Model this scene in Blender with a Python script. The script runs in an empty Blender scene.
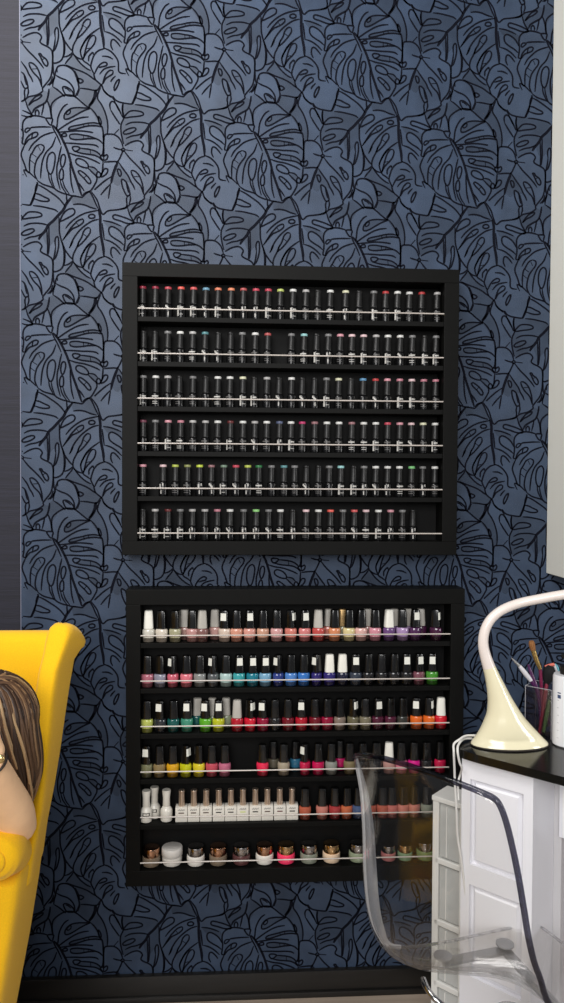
import bpy, bmesh, math, random
from mathutils import Vector, Matrix
random.seed(7)
C = bpy.context.scene.collection
PI = math.pi
# ------------------------------------------------------------------ camera
F = 740.0; D = 1.946; H = 1.36
YAW = math.atan(42/F); PIT = math.atan(16.5/F)
CAM = Vector((0, -D, H))
fw = Vector((math.sin(YAW)*math.cos(PIT), math.cos(YAW)*math.cos(PIT), -math.sin(PIT)))
r0 = Vector((math.cos(YAW), -math.sin(YAW), 0)); u0 = r0.cross(fw); ROLL = .0055
rt = r0*math.cos(ROLL)+u0*math.sin(ROLL); up = rt.cross(fw)
def ray(px, py): return fw*F + rt*(px-282) - up*(py-501.5)
def P(px, py, d):            # point seen at (px,py), d metres in front of the camera along +Y
    r = ray(px, py); return CAM + r*(d/r.y)
def PZ(px, py, z):           # point seen at (px,py) on the level z
    r = ray(px, py); return CAM + r*((z-H)/r.z)
def WX(px, py, d=D): return P(px, py, d).x
cd = bpy.data.cameras.new('camera'); cam = bpy.data.objects.new('camera', cd); C.objects.link(cam)
cam.matrix_world = Matrix(((rt.x, up.x, -fw.x, CAM.x), (rt.y, up.y, -fw.y, CAM.y), (rt.z, up.z, -fw.z, CAM.z), (0, 0, 0, 1)))
cd.sensor_fit = 'VERTICAL'; cd.sensor_height = 36; cd.lens = F*36/1003; cd.clip_start = 0.02
bpy.context.scene.camera = cam
# ------------------------------------------------------------------ materials
def srgb(c):
    return tuple(((v/255)/12.92 if v/255 <= .04045 else ((v/255+.055)/1.055)**2.4) for v in c)
MATS = {}
def mat(name, col, rough=.5, metal=0, coat=0, spec=.5, noise=None, bump=None, sheen=0, trans=0):
    if name in MATS: return MATS[name]
    m = bpy.data.materials.new(name); m.use_nodes = True; nt = m.node_tree; b = nt.nodes['Principled BSDF']
    col = srgb(col)
    b.inputs['Base Color'].default_value = (*col, 1); b.inputs['Roughness'].default_value = rough
    b.inputs['Metallic'].default_value = metal; b.inputs['Coat Weight'].default_value = coat
    b.inputs['Coat Roughness'].default_value = .06
    b.inputs['Specular IOR Level'].default_value = spec
    b.inputs['Sheen Weight'].default_value = sheen
    b.inputs['Transmission Weight'].default_value = trans
    tc = nt.nodes.new('ShaderNodeTexCoord')
    if noise:     # (scale xyz, amount, detail)
        mp = nt.nodes.new('ShaderNodeMapping'); mp.inputs['Scale'].default_value = noise[0]
        n = nt.nodes.new('ShaderNodeTexNoise'); n.inputs['Scale'].default_value = 1; n.inputs['Detail'].default_value = 5
        r = nt.nodes.new('ShaderNodeValToRGB')
        a = noise[1]
        r.color_ramp.elements[0].position = .3; r.color_ramp.elements[1].position = .7
        r.color_ramp.elements[0].color = (*[max(0, v*(1-a)) for v in col], 1)
        r.color_ramp.elements[1].color = (*[min(1, v*(1+a)) for v in col], 1)
        nt.links.new(tc.outputs['Object'], mp.inputs['Vector']); nt.links.new(mp.outputs[0], n.inputs['Vector'])
        nt.links.new(n.outputs['Fac'], r.inputs['Fac']); nt.links.new(r.outputs[0], b.inputs['Base Color'])
    if bump:
        mp = nt.nodes.new('ShaderNodeMapping'); mp.inputs['Scale'].default_value = bump[0]
        n = nt.nodes.new('ShaderNodeTexNoise'); n.inputs['Scale'].default_value = 1; n.inputs['Detail'].default_value = 3
        bp = nt.nodes.new('ShaderNodeBump'); bp.inputs['Strength'].default_value = bump[1]; bp.inputs['Distance'].default_value = .002
        nt.links.new(tc.outputs['Object'], mp.inputs['Vector']); nt.links.new(mp.outputs[0], n.inputs['Vector'])
        nt.links.new(n.outputs['Fac'], bp.inputs['Height']); nt.links.new(bp.outputs[0], b.inputs['Normal'])
    MATS[name] = m; return m
def clear_mat(name, tint, rough=.02, edge=.55, base=.045, milk=0):
    m = bpy.data.materials.new(name); m.use_nodes = True; nt = m.node_tree
    for n in list(nt.nodes): nt.nodes.remove(n)
    o = nt.nodes.new('ShaderNodeOutputMaterial'); mx = nt.nodes.new('ShaderNodeMixShader')
    t = nt.nodes.new('ShaderNodeBsdfTransparent'); t.inputs[0].default_value = (*tint, 1)
    g = nt.nodes.new('ShaderNodeBsdfGlossy'); g.inputs['Roughness'].default_value = rough
    lw = nt.nodes.new('ShaderNodeLayerWeight'); lw.inputs[0].default_value = .5
    pw = nt.nodes.new('ShaderNodeMath'); pw.operation = 'POWER'; pw.inputs[1].default_value = 4
    f = nt.nodes.new('ShaderNodeMath'); f.operation = 'MULTIPLY_ADD'; f.inputs[1].default_value = edge; f.inputs[2].default_value = base
    nt.links.new(lw.outputs['Facing'], pw.inputs[0]); nt.links.new(pw.outputs[0], f.inputs[0])
    nt.links.new(f.outputs[0], mx.inputs[0]); nt.links.new(t.outputs[0], mx.inputs[1])
    nt.links.new(g.outputs[0], mx.inputs[2]); 
    out = mx.outputs[0]
    if milk:
        d = nt.nodes.new('ShaderNodeBsdfDiffuse'); d.inputs[0].default_value = (.8, .8, .82, 1)
        m2 = nt.nodes.new('ShaderNodeMixShader'); m2.inputs[0].default_value = milk
        nt.links.new(out, m2.inputs[1]); nt.links.new(d.outputs[0], m2.inputs[2]); out = m2.outputs[0]
    nt.links.new(out, o.inputs[0]); return m
# ------------------------------------------------------------------ object helpers
def obj(name, bm, m=None, parent=None, smooth=True, angle=40, bev=0):
    me = bpy.data.meshes.new(name)
    bmesh.ops.recalc_face_normals(bm, faces=bm.faces)
    if smooth:
        for f in bm.faces: f.smooth = True
        for e in bm.edges:
            if len(e.link_faces) == 2 and e.calc_face_angle(0) > math.radians(angle): e.smooth = False
    bm.to_mesh(me); bm.free()
    o = bpy.data.objects.new(name, me); C.objects.link(o)
    for mm in (m if isinstance(m, (list, tuple)) else [m]):
        if mm: me.materials.append(mm)
    if parent: o.parent = parent
    return o
def tag(o, label, cat, group=None):
    o['label'] = label; o['category'] = cat
    if group: o['group'] = group
    return o
def thing(name, label, cat, loc=(0, 0, 0), rotz=0, group=None):
    o = bpy.data.objects.new(name, None); C.objects.link(o); o.empty_display_size = .02
    o.location = loc; o.rotation_euler = (0, 0, rotz)
    return tag(o, label, cat, group)
def struct(name, bm, m, **k):
    o = obj(name, bm, m, **k); o['kind'] = 'structure'; return o
def box(bm, x0, x1, y0, y1, z0, z1, bev=0, M=None, mi=0):
    r = bmesh.ops.create_cube(bm, size=1)
    vs = r['verts']
    for v in vs: v.co = Vector((x0+(v.co.x+.5)*(x1-x0), y0+(v.co.y+.5)*(y1-y0), z0+(v.co.z+.5)*(z1-z0)))
    fs = set(f for v in vs for f in v.link_faces)
    if bev:
        es = list(set(e for v in vs for e in v.link_edges))
        q = bmesh.ops.bevel(bm, geom=es, offset=bev, segments=2, affect='EDGES', profile=.6)
        vs = list(set(vs) & set(bm.verts)) + q['verts']; vs = [v for v in set(vs) if v.is_valid]
        fs = set(f for v in vs for f in v.link_faces)
    if M is not None:
        for v in set(v for f in fs for v in f.verts): v.co = M @ v.co
    for f in fs: f.material_index = mi
    return bm
def lathe(bm, prof, n=20, c=(0, 0, 0), cap=True, mi=0, ex=1.0):
    rings = []
    for r, z in prof:
        rings.append([bm.verts.new((c[0]+r*math.cos(2*PI*i/n), c[1]+ex*r*math.sin(2*PI*i/n), c[2]+z)) for i in range(n)])
    fs = []
    for a, b in zip(rings, rings[1:]):
        for i in range(n): fs.append(bm.faces.new((a[i], a[(i+1) % n], b[(i+1) % n], b[i])))
    if cap: fs += [bm.faces.new(rings[0][::-1]), bm.faces.new(rings[-1])]
    for f in fs: f.material_index = mi
    return bm
def cr(pts, n=6, closed=False):          # Catmull-Rom samples
    pts = [Vector(p) for p in pts]; N = len(pts)
    if N < 3 and not closed: return pts
    out = []
    for i in range(N if closed else N-1):
        if closed: a, b, c, d = pts[i-1], pts[i], pts[(i+1) % N], pts[(i+2) % N]
        else: a, b, c, d = pts[max(i-1, 0)], pts[i], pts[i+1], pts[min(i+2, N-1)]
        for k in range(n):
            t = k/n
            out.append(.5*((2*b)+(c-a)*t+(2*a-5*b+4*c-d)*t*t+(3*b-3*c+d-a)*t**3))
    out.append(pts[0] if closed else pts[-1]); return out
def tube(bm, pts, rad, n=10, smooth=6, cap=True, mi=0, closed=False):
    """sweep a circle of radius rad (number or list per control point) along pts"""
    R = rad if isinstance(rad, (list, tuple)) else [rad]*len(pts)
    q = [Vector((*p, 0)).to_4d() for p in pts]
    P4 = [Vector((p[0], p[1], p[2], r)) for p, r in zip(pts, R)]
    S = cr(P4, smooth) if smooth > 1 else P4
    cs = [Vector(s[:3]) for s in S]; rs = [max(s[3], 1e-5) for s in S]
    rings = []; u = None
    for i, c in enumerate(cs):
        t = (cs[min(i+1, len(cs)-1)]-cs[max(i-1, 0)])
        if t.length < 1e-9: t = Vector((0, 0, 1))
        t.normalize()
        if u is None:
            u = t.orthogonal().normalized()
        else:
            u = (u - t*u.dot(t)); u = u.normalized() if u.length > 1e-6 else t.orthogonal().normalized()
        v = t.cross(u)
        rings.append([bm.verts.new(c+(u*math.cos(2*PI*k/n)+v*math.sin(2*PI*k/n))*rs[i]) for k in range(n)])
    fs = []
    for a, b in zip(rings, rings[1:]):
        for k in range(n): fs.append(bm.faces.new((a[k], a[(k+1) % n], b[(k+1) % n], b[k])))
    if cap: fs += [bm.faces.new(rings[0][::-1]), bm.faces.new(rings[-1])]
    for f in fs: f.material_index = mi
    return bm
def quad_loft(bm, levels, n=32, e=4.0, capk=(.8, .45), mi=0, captop=.012, capbot=0):
    """levels: (z, FO, FI, RO, RI) plan corners; superelliptic section mapped onto the four corners"""
    rings = []
    def ring(z, FO, FI, RO, RI, k=1.0):
        out = []
        for i in range(n):
            a = 2*PI*i/n; c, s = math.cos(a), math.sin(a)
            x = math.copysign(abs(c)**(2/e), c)*k; y = math.copysign(abs(s)**(2/e), s)*k
            x = (x+1)/2; y = (y+1)/2     # x: inside->outside, y: front->rear
            p = (Vector(FI)*(1-x)+Vector(FO)*x)*(1-y)+(Vector(RI)*(1-x)+Vector(RO)*x)*y
            zz = z(y) if callable(z) else z
            out.append(bm.verts.new((p.x, p.y, zz)))
        return out
    for L in levels: rings.append(ring(*L))
    L = levels[-1]
    for j, k in enumerate(capk): rings.append(ring(L[0]+captop*(j+1)/len(capk)*(1 if j else .8), *L[1:], k=k))
    fs = []
    for a, b in zip(rings, rings[1:]):
        for i in range(n): fs.append(bm.faces.new((a[i], a[(i+1) % n], b[(i+1) % n], b[i])))
    fs += [bm.faces.new(rings[0][::-1]), bm.faces.new(rings[-1])]
    for f in fs: f.material_index = mi
    return bm
def dup(root, loc, rotz, label, group):
    r = root.copy(); C.objects.link(r); r.location = loc; r.rotation_euler = (0, 0, rotz)
    r['label'] = label; r['group'] = group
    for ch in list(root.children):
        c = ch.copy(); C.objects.link(c); c.parent = r
    return r

def applied(o):
    """bake the modifiers of o into its mesh"""
    dg = bpy.context.evaluated_depsgraph_get(); dg.update()
    me = bpy.data.meshes.new_from_object(o.evaluated_get(dg)); o.modifiers.clear(); o.data = me
    for p in me.polygons: p.use_smooth = True
    return o
# ------------------------------------------------------------------ the wall with its leaf wallpaper
T = dict(T1=(20,110), T2=(56,90), T3=(56,140), T4=(20,156), T5=(100,130), T6=(100,90), T7=(150,90), T8=(150,140),
         U1=(120,160), U2=(160,160), U3=(190,100), U4=(100,196), U5=(180,185))
# pattern strokes, one repeat: (tile, closed, weight, points)
S = []
def st(t, pts, closed=0, w=1.0): S.append((t, closed, w, pts))
# the big split leaf
st('T1', [(318,150),(300,148),(275,115),(265,85),(325,88),(322,125),(318,150)])
st('T1', [(265,85),(215,68),(150,58),(95,66),(55,88),(32,120),(25,170),(32,230),(28,290),(22,335),(50,345)])
st('T1', [(315,172),(220,170),(130,175),(105,182)])
st('T1', [(50,215),(60,190),(85,182),(103,190),(85,210),(62,226)], 1, .9)
st('T1', [(50,345),(60,300),(90,260),(130,232),(165,225),(180,240),(165,268),(125,285),(90,298),(65,325)], 1)
st('T1', [(130,235),(122,258),(118,288)], 0, .8)
st('T1', [(345,222),(280,240),(220,265),(165,310),(120,355),(88,412)])
st('T1', [(50,345),(25,400),(12,445),(22,490),(45,545),(60,593),(75,620),(100,635)])
st('T1', [(205,345),(160,370),(125,430),(105,463),(95,543),(98,628)])
st('T1', [(205,345),(240,365),(235,410),(195,463),(165,513),(148,583),(148,650),(180,715)])
st('T1', [(185,368),(205,410)], 0, .8); st('T1', [(125,445),(168,475)], 0, .8); st('T1', [(103,505),(145,540)], 0, .8)
st('T1', [(360,270),(325,360),(262,430),(228,510),(213,600),(207,690)])
st('T1', [(320,428),(285,460),(270,530),(275,600),(300,645),(325,630),(345,560),(355,480),(345,440)], 1)
st('T4', [(285,165),(297,240),(335,318)], 0, .9); st('T4', [(312,185),(322,250),(350,325)], 0, .9)
st('T4', [(180,250),(230,285),(290,305),(340,322),(375,350),(430,375),(470,385),(520,400),(566,402)])
st('T1', [(418,365),(402,430),(388,500),(372,575),(375,683),(405,803)])
st('T3', [(55,165),(45,220),(55,270),(75,265),(95,200),(90,155),(70,148)], 1)
st('T3', [(55,290),(35,330),(35,385),(50,400),(72,385),(72,310)], 1)
st('T3', [(40,395),(60,470),(105,540)], 0, .9); st('T3', [(65,400),(90,480),(135,545)], 0, .9)
st('T3', [(-35,-150),(12,-100),(65,-5),(110,95),(140,190),(160,270),(200,385),(230,470),(258,562)], 0, 1.5)
st('T3', [(-45,-150),(-15,-90),(12,-40),(50,50)])
st('T3', [(140,230),(145,330),(155,440),(178,530)]); st('T3', [(225,430),(255,470),(285,515)])
st('T3', [(205,235),(200,205),(220,188),(260,195),(300,220),(325,255),(320,280),(285,278),(240,262)], 1)
st('T3', [(320,280),(370,330),(405,365),(412,400),(395,440),(350,510),(300,530),(262,562)])
st('T3', [(325,268),(385,280),(420,315)]); st('T3', [(425,320),(450,345),(440,375),(415,370),(408,345)], 1)
st('T3', [(225,320),(245,310),(290,340),(330,380),(350,415),(345,438),(320,432),(290,395),(245,350)], 1); st('T3', [(280,385),(308,355)], 0, .8)
st('T3', [(130,130),(200,155),(280,170),(340,190),(400,215),(445,240)])
st('T3', [(475,215),(472,260),(465,330),(450,370)])
st('T3', [(165,80),(185,65),(230,72),(240,85),(215,110),(185,112)], 1)
st('T3', [(240,82),(300,90),(350,98),(400,115),(435,140),(450,160)]); st('T3', [(190,115),(260,135),(330,145),(390,155),(440,180),(472,215)])
st('T3', [(345,100),(350,148)], 0, .8)
st('T3', [(450,160),(490,160),(510,148),(522,165),(510,195),(480,205),(455,185)], 1)
st('T3', [(75,30),(180,35),(260,42),(340,45),(400,55),(430,75)])
st('T3', [(475,-80),(478,0),(478,80),(470,140),(450,160)])
st('T2', [(-38,289),(-50,220),(-45,150),(-15,108),(50,65),(110,50),(170,58),(215,85),(260,125),(310,165),(350,185)])
st('T2', [(120,140),(80,165),(45,215),(20,280),(12,350),(5,400)])
st('T2', [(345,183),(290,182),(230,178),(160,185),(115,210),(85,250),(85,290),(120,292),(170,270),(230,235),(290,205)], 1)
st('T2', [(105,230),(125,208),(145,205),(140,235),(110,250)], 1, .8)
st('T2', [(330,272),(260,278),(190,300),(110,345),(50,385),(15,410)])
st('T2', [(350,185),(390,230),(425,290),(440,345),(465,375),(475,430),(475,500)])
st('T2', [(440,345),(390,332),(320,335),(250,350),(170,365),(135,380),(130,400),(180,398),(250,380),(310,365),(380,360),(430,365),(465,375)])
st('T2', [(275,345),(285,375)], 0, .8); st('T2', [(325,335),(330,364)], 0, .8)
st('T2', [(425,265),(450,300),(455,345),(435,330)], 1)
st('T2', [(20,425),(110,420),(200,412),(280,415),(350,425),(375,430)])
st('T2', [(55,455),(75,468),(105,462),(100,440),(75,440)], 1)
st('T2', [(135,465),(150,448),(210,445),(270,455),(330,465),(400,490),(440,510),(475,545)]); st('T2', [(135,465),(150,490),(200,500),(260,498),(330,490),(400,492)])
st('T2', [(275,455),(280,498)], 0, .8); st('T2', [(325,465),(320,492)], 0, .8)
# round leaf and heart leaf
st('T5', [(38,300),(38,240),(38,180),(38,110),(50,50),(100,42),(150,50),(195,85),(220,130),(235,185)])
st('T5', [(40,325),(90,320),(140,318),(180,315),(215,250),(235,200)]); st('T5', [(135,175),(175,190),(225,202)])
st('T5', [(218,195),(235,185),(250,198),(240,215),(222,212)], 1, .9)
st('T5', [(250,160),(300,130),(350,112),(390,110),(420,125),(438,155),(425,185),(425,205),(450,225),(500,250),(535,280),(547,330),(547,400),(542,470),(530,540),(510,580),(476,622),(446,662),(446,692),(390,727),(310,747),(275,772),(230,792),(200,797)])
st('T5', [(245,215),(300,285),(360,345),(420,410),(460,465)]); st('T5', [(255,200),(330,210)])
st('T5', [(190,330),(235,395),(285,465),(310,520),(335,560),(352,602)])
st('T5', [(410,320),(425,345),(440,380),(465,425),(490,440),(500,410),(480,370),(445,345),(430,320)], 1); st('T5', [(440,380),(470,362)], 0, .8)
st('T5', [(310,410),(340,410),(375,435),(405,480),(430,560),(440,650)]); st('T5', [(310,410),(325,455),(360,510),(410,565),(438,650)]); st('T5', [(345,470),(395,468)], 0, .8)
st('T5', [(185,312),(155,380),(125,470),(112,540)], 0, 1.7)
st('T3', [(555,370),(480,420),(400,490),(388,505)]); st('T3', [(552,440),(490,505),(450,555)]); st('T3', [(550,450),(538,520),(528,590)])
st('T5', [(175,405),(190,455),(205,465),(215,440),(205,405),(185,395)], 1)
st('U1', [(15,210),(25,195),(60,220),(85,280),(100,340),(95,355),(70,360),(50,330),(25,270)], 1)
st('U1', [(75,360),(65,400),(72,450)]); st('U1', [(100,350),(105,400),(90,445)]); st('U1', [(60,225),(75,290),(85,330)], 0, .8)
st('T3', [(450,370),(470,320),(490,290),(520,295),(515,330),(485,360)], 1)
st('U4', [(-88,-45),(-30,40),(0,130),(30,185),(80,150),(160,140),(250,125),(268,105),(272,60)])
# leaf with level slits
st('T4', [(182,265),(160,310),(150,378)])
st('T6', [(375,-10),(360,70),(340,115),(320,142),(240,132),(185,118),(150,95),(130,60)])
st('T6', [(235,140),(228,200),(240,280),(215,340),(210,400),(220,470),(240,545)])
st('T6', [(245,280),(270,240),(310,212),(380,212),(430,228),(435,252),(390,265),(320,272)], 1)
st('T6', [(350,148),(420,155),(490,170),(564,190),(600,215)])
st('T6', [(255,355),(310,330),(380,325),(440,330),(500,345)])
st('T6', [(235,430),(260,405),(310,385),(350,382),(362,400),(330,425),(290,440),(250,445)], 1)
st('T6', [(260,490),(320,465),(380,455),(440,430)])
st('T7', [(240,55),(180,130),(150,190),(100,245),(50,300),(0,345),(-30,400),(-75,450),(-98,490)], 0, 1.7)
st('T4', [(145,378),(190,385),(240,410),(290,435),(285,455),(220,455),(140,430)])
st('T4', [(180,290),(240,320),(300,360),(370,410),(420,460),(455,510)]); st('T4', [(468,385),(470,430),(475,475)])
st('T6', [(488,395),(492,480),(495,560),(490,640)]); st('T6', [(510,360),(508,440),(512,520),(505,600),(500,640)])
st('T7', [(105,265),(108,340),(110,420),(125,490),(150,560),(163,593),(208,658),(238,690)])
st('T8', [(70,60),(62,130),(45,195)]); st('T7', [(70,563),(65,502),(78,465),(97,472),(100,560),(75,660),(45,700)])
st('T8', [(130,0),(150,80),(155,170),(145,250),(110,295),(50,308),(45,250),(48,195)])
# long leaf, left half
st('T7', [(240,55),(290,60),(330,68),(345,60),(375,30),(410,15),(440,60),(470,130),(497,185)])
st('T7', [(245,140),(300,135),(360,145),(420,170),(480,188)])
st('T7', [(120,305),(140,245),(185,195),(235,180),(262,200),(255,235),(215,262),(170,285)], 1)
st('T7', [(500,200),(430,212),(360,230),(290,265),(220,320),(170,380)])
st('T7', [(120,305),(110,330)]); st('T7', [(400,265),(410,245),(440,240),(462,255),(455,275),(420,280)], 1)
st('T7', [(350,290),(330,288),(290,305),(250,345),(220,380),(140,500)]); st('T7', [(350,290),(345,320),(310,350),(270,370),(225,395),(140,500)])
st('T7', [(280,325),(300,352)], 0, .8); st('T7', [(500,290),(440,305),(380,340),(320,390),(270,450),(235,510),(215,564)])
st('T7', [(415,380),(385,375),(350,410),(330,470),(300,520),(285,570)]); st('T7', [(415,380),(415,420),(390,460),(340,520),(285,570)]); st('T7', [(345,435),(385,465)], 0, .8)
st('T7', [(497,185),(515,260),(515,340),(520,430),(530,500),(545,580),(550,660)], 0, 1.7); st('T7', [(535,330),(545,420),(555,500)])
st('T7', [(510,460),(440,508),(385,558),(345,623),(318,698),(345,782),(385,813),(415,838)])
st('T8', [(310,0),(280,70),(250,130),(240,180),(250,220),(290,255),(340,272)]); st('T8', [(245,0),(225,40),(205,75)])
st('T8', [(420,25),(370,80),(335,140),(315,195)])
st('T8', [(455,30),(425,40),(395,90),(375,150),(360,210),(345,270)]); st('T8', [(455,30),(470,60),(455,115),(420,160),(385,195),(355,240),(345,270)]); st('T8', [(375,165),(412,155)], 0, .8)
st('T8', [(400,290),(400,265),(405,235),(440,200),(445,222)])
# right half of the long leaf
st('U4', [(130,205),(150,190),(210,205),(280,230),(340,262),(330,280),(270,275),(200,250),(140,230)], 1)
st('U4', [(30,248),(100,260),(160,280),(215,305)]); st('U4', [(245,425),(215,370),(170,330),(120,308),(92,325),(90,360),(105,395),(150,430),(200,460),(240,495)])
st('U4', [(50,440),(110,460),(170,500),(220,550)]); st('U4', [(130,625),(110,580),(115,528),(140,520),(175,550),(205,590)])
st('U4', [(275,110),(300,190),(330,240),(345,265)]); st('U4', [(310,165),(340,120),(380,80),(430,60),(435,75),(400,105),(350,130)], 1)
st('U4', [(345,245),(365,205),(410,175),(465,145),(490,110),(505,50),(510,0)], 0, 1.2)
st('U4', [(375,265),(375,230),(395,212),(410,235),(408,265)]); st('U4', [(460,150),(450,200),(435,265)]); st('U4', [(490,115),(510,160),(525,220),(530,290)])
# rounded leaf with curled slits
st('T8', [(564,160),(500,180),(455,225),(430,290),(420,340),(435,380),(450,410)])
st('U2', [(345,190),(355,240),(370,275),(410,310),(430,330),(450,380),(490,420),(530,440),(545,470)])
st('U2', [(430,35),(490,40),(540,65)]); st('U2', [(355,215),(380,160),(415,115),(455,95),(480,108),(470,130),(430,140),(400,150)])
st('U2', [(564,135),(500,145),(450,165),(405,215)]); st('U2', [(540,180),(510,175),(475,205),(455,245),(430,320)]); st('U2', [(540,180),(535,210),(500,235),(465,260),(440,310)])
st('U2', [(564,230),(530,265),(515,290)]); st('U5', [(400,15),(375,30),(350,80),(350,120),(365,110),(390,60)], 1)
R4 = (40,30)
st('R4', [(325,92),(360,108),(390,140),(402,170),(405,215),(440,225)]); st('R4', [(505,262),(508,280),(490,335),(470,380)])
st('R4', [(455,235),(440,200),(470,215),(500,245)], 0, .9)
# small rolled leaf
st('U2', [(-11,199),(-16,159),(9,134),(60,130),(110,150),(150,185),(175,240),(195,310),(200,360),(175,420),(165,440)])
st('U2', [(-26,229),(19,254),(79,279),(124,319),(150,370),(157,440)]); st('U2', [(40,355),(60,340),(100,355),(140,395),(145,430),(110,432),(70,420)], 1)
st('U2', [(60,355),(85,362),(118,392)], 0, .8)
st('U1', [(350,345),(395,375),(440,415),(465,440)]); st('U1', [(370,240),(350,290),(345,345)]); st('U1', [(350,115),(352,200),(362,240),(345,290),(310,330)])
st('U1', [(385,160),(372,200),(372,235)]); st('U1', [(345,240),(325,300),(290,330)])
st('T8', [(150,250),(200,235),(235,205)]); st('T8', [(165,320),(190,285),(225,245),(240,215)]); st('T8', [(165,100),(163,180),(155,245)], 0, .9)
st('U2', [(150,20),(190,75),(230,120),(280,160),(320,180)]); st('U2', [(75,125),(150,160),(230,190),(290,220),(345,260),(370,275)])
st('U2', [(160,180),(190,250),(205,300)]); st('U2', [(195,290),(190,265),(215,262),(245,285),(215,305)], 1); st('U2', [(210,355),(280,362),(350,375),(385,370),(415,330),(430,320)])
st('U2', [(185,430),(210,365)]); st('U2', [(385,370),(360,390),(355,430),(330,490),(295,530)], 0, 1.4)
# plain two-part leaf
st('U5', [(215,95),(190,150),(185,205),(220,260),(250,320),(275,400),(285,480),(280,560)]); st('U5', [(165,195),(135,240),(100,290)], 0, 1.5); st('U5', [(235,110),(270,150),(320,195)])
st('U5', [(165,115),(175,160),(165,195)]); st('U5', [(310,310),(305,265),(320,235),(350,240),(390,300),(430,390)]); st('U5', [(310,310),(345,370),(385,430),(405,460)])
st('U5', [(395,505),(350,555)]); st('U5', [(345,210),(385,300),(415,345)], 0, .9); st('U5', [(432,250),(428,310),(436,390)], 0, .9)

def to_wall(t, p):
    if t == 'R4': x, y = 40+p[0]/5.127, 30+p[1]/5.127
    else: x, y = T[t][0]+p[0]/10.071, T[t][1]+p[1]/10.071
    q = P(x, y, D); return Vector((q.x, q.z))
n0, n1, n2, n3, n4 = [P(x, y, D) for x, y in ((49.5,120.5),(151,20.5),(150.9,228),(250.9,129),(350.7,33.7))]
LW = ((n3-n0).x + (n4-n1).x)/4; LV = (n1-n2).z
WALL_L, WALL_R, WALL_T = P(20.5, 300, D).x, 1.7, 3.0
bm = bmesh.new()
box(bm, WALL_L, WALL_R, 0, .08, 0, WALL_T)
for f in bm.faces: f.material_index = 0
def ribbon(pts, w, closed, taper=True):
    n = len(pts)
    if n < 2: return
    vs = []
    for i, p in enumerate(pts):
        if closed: t = pts[(i+1) % n]-pts[i-1]
        else: t = pts[min(i+1, n-1)]-pts[max(i-1, 0)]
        if t.length < 1e-7: t = Vector((1, 0))
        t.normalize(); nn = Vector((-t.y, t.x))
        k = 1 if closed else (.55+.45*min(1, min(i, n-1-i)/3))
        vs.append([bm.verts.new((p.x+nn.x*w*k*s, -.0006, p.y+nn.y*w*k*s)) for s in (1, -1)])
    for i in range(n if closed else n-1):
        a, b = vs[i], vs[(i+1) % n]
        f = bm.faces.new((a[0], a[1], b[1], b[0])); f.material_index = 1
SHADE = [('U2', [(150,20),(190,75),(230,120),(280,160),(320,180),(345,220),(370,275),(345,260),(230,190),(150,160),(75,125),(110,60)]),
 ('U2', [(160,180),(230,190),(290,220),(345,260),(430,320),(385,370),(280,362),(210,355),(205,310),(190,250)]),
 ('U2', [(210,365),(280,362),(360,390),(355,430),(330,490),(295,530),(185,430)]),
 ('T6', [(235,140),(350,148),(490,170),(600,215),(564,295),(510,350),(430,450),(390,500),(300,520),(240,545),(210,400),(215,340),(240,280),(228,200)]),
 ('U4', [(280,100),(340,75),(400,55),(440,20),(505,40),(490,110),(410,175),(365,205),(345,262),(300,190)]),
 ('T7', [(245,140),(240,55),(330,68),(375,30),(410,15),(440,60),(470,130),(497,185),(420,170),(360,145),(300,135)]),
 ('U5', [(165,195),(185,205),(220,260),(250,320),(275,400),(285,480),(280,560),(240,560),(210,490),(160,385),(100,290),(135,240)]),
 ('U1', [(350,345),(395,375),(440,415),(400,450),(330,560),(290,500),(310,370)]),
 ('T3', [(245,82),(350,98),(400,115),(435,140),(440,180),(390,155),(330,145),(240,132),(190,115)]),
 ('T3', [(325,268),(385,280),(420,315),(405,365),(370,330),(320,290)]),
 ('T2', [(345,183),(290,182),(230,178),(160,185),(115,210),(85,250),(85,290),(120,292),(170,270),(230,235),(290,205)]),
 ('T2', [(440,345),(390,332),(320,335),(250,350),(170,365),(135,380),(130,400),(180,398),(250,380),(310,365),(380,360)]),
 ('T2', [(135,465),(150,448),(210,445),(330,465),(400,490),(330,490),(260,498),(150,490)]),
 ('T5', [(160,345),(185,312),(245,400),(310,520),(260,520),(215,505),(190,560),(140,540),(125,470)]),
 ('U4', [(250,495),(245,420),(215,370),(170,330),(120,308),(92,325),(35,250),(160,280),(250,330)]),
 ('T7', [(105,265),(100,245),(0,345),(-60,430),(-10,560),(60,500),(110,420)])]
HWID = .0021
prep = []; fills = [[to_wall(t, p) for p in cr([Vector((*q, 0)) for q in pts], 3, True)[:-1]] for t, pts in SHADE]
for t, closed, w, pts in S:
    q = cr([to_wall(t, p) for p in pts], 4, closed)
    if closed: q = q[:-1]
    prep.append((q, closed, w))
cx0 = n0.x
for i in range(-3, 9):
    for j in range(-7, 5):
        off = Vector((i*LW, j*LV + (i % 2)*(-LV/2) + 0))
        for q in fills:
            r = [p+off for p in q]
            if min(p.x for p in r) < WALL_L+.001 or max(p.x for p in r) > 1.3 or min(p.y for p in r) < 0 or max(p.y for p in r) > WALL_T: continue
            f = bm.faces.new([bm.verts.new((p.x, -.0003, p.y)) for p in r]); f.material_index = 2
        for q, closed, w in prep:
            r = [p+off for p in q]
            if max(p.x for p in r) < WALL_L or min(p.x for p in r) > 1.3 or max(p.y for p in r) < 0 or min(p.y for p in r) > WALL_T: continue
            inside = [WALL_L+.002 < p.x < WALL_R and 0 < p.y < WALL_T for p in r]
            if all(inside): ribbon(r, HWID*w, closed)
            else:
                seg = []
                for p, ok in zip(r, inside):
                    if ok: seg.append(p)
                    else:
                        if len(seg) > 1: ribbon(seg, HWID*w, False)
                        seg = []
                if len(seg) > 1: ribbon(seg, HWID*w, False)
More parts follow.
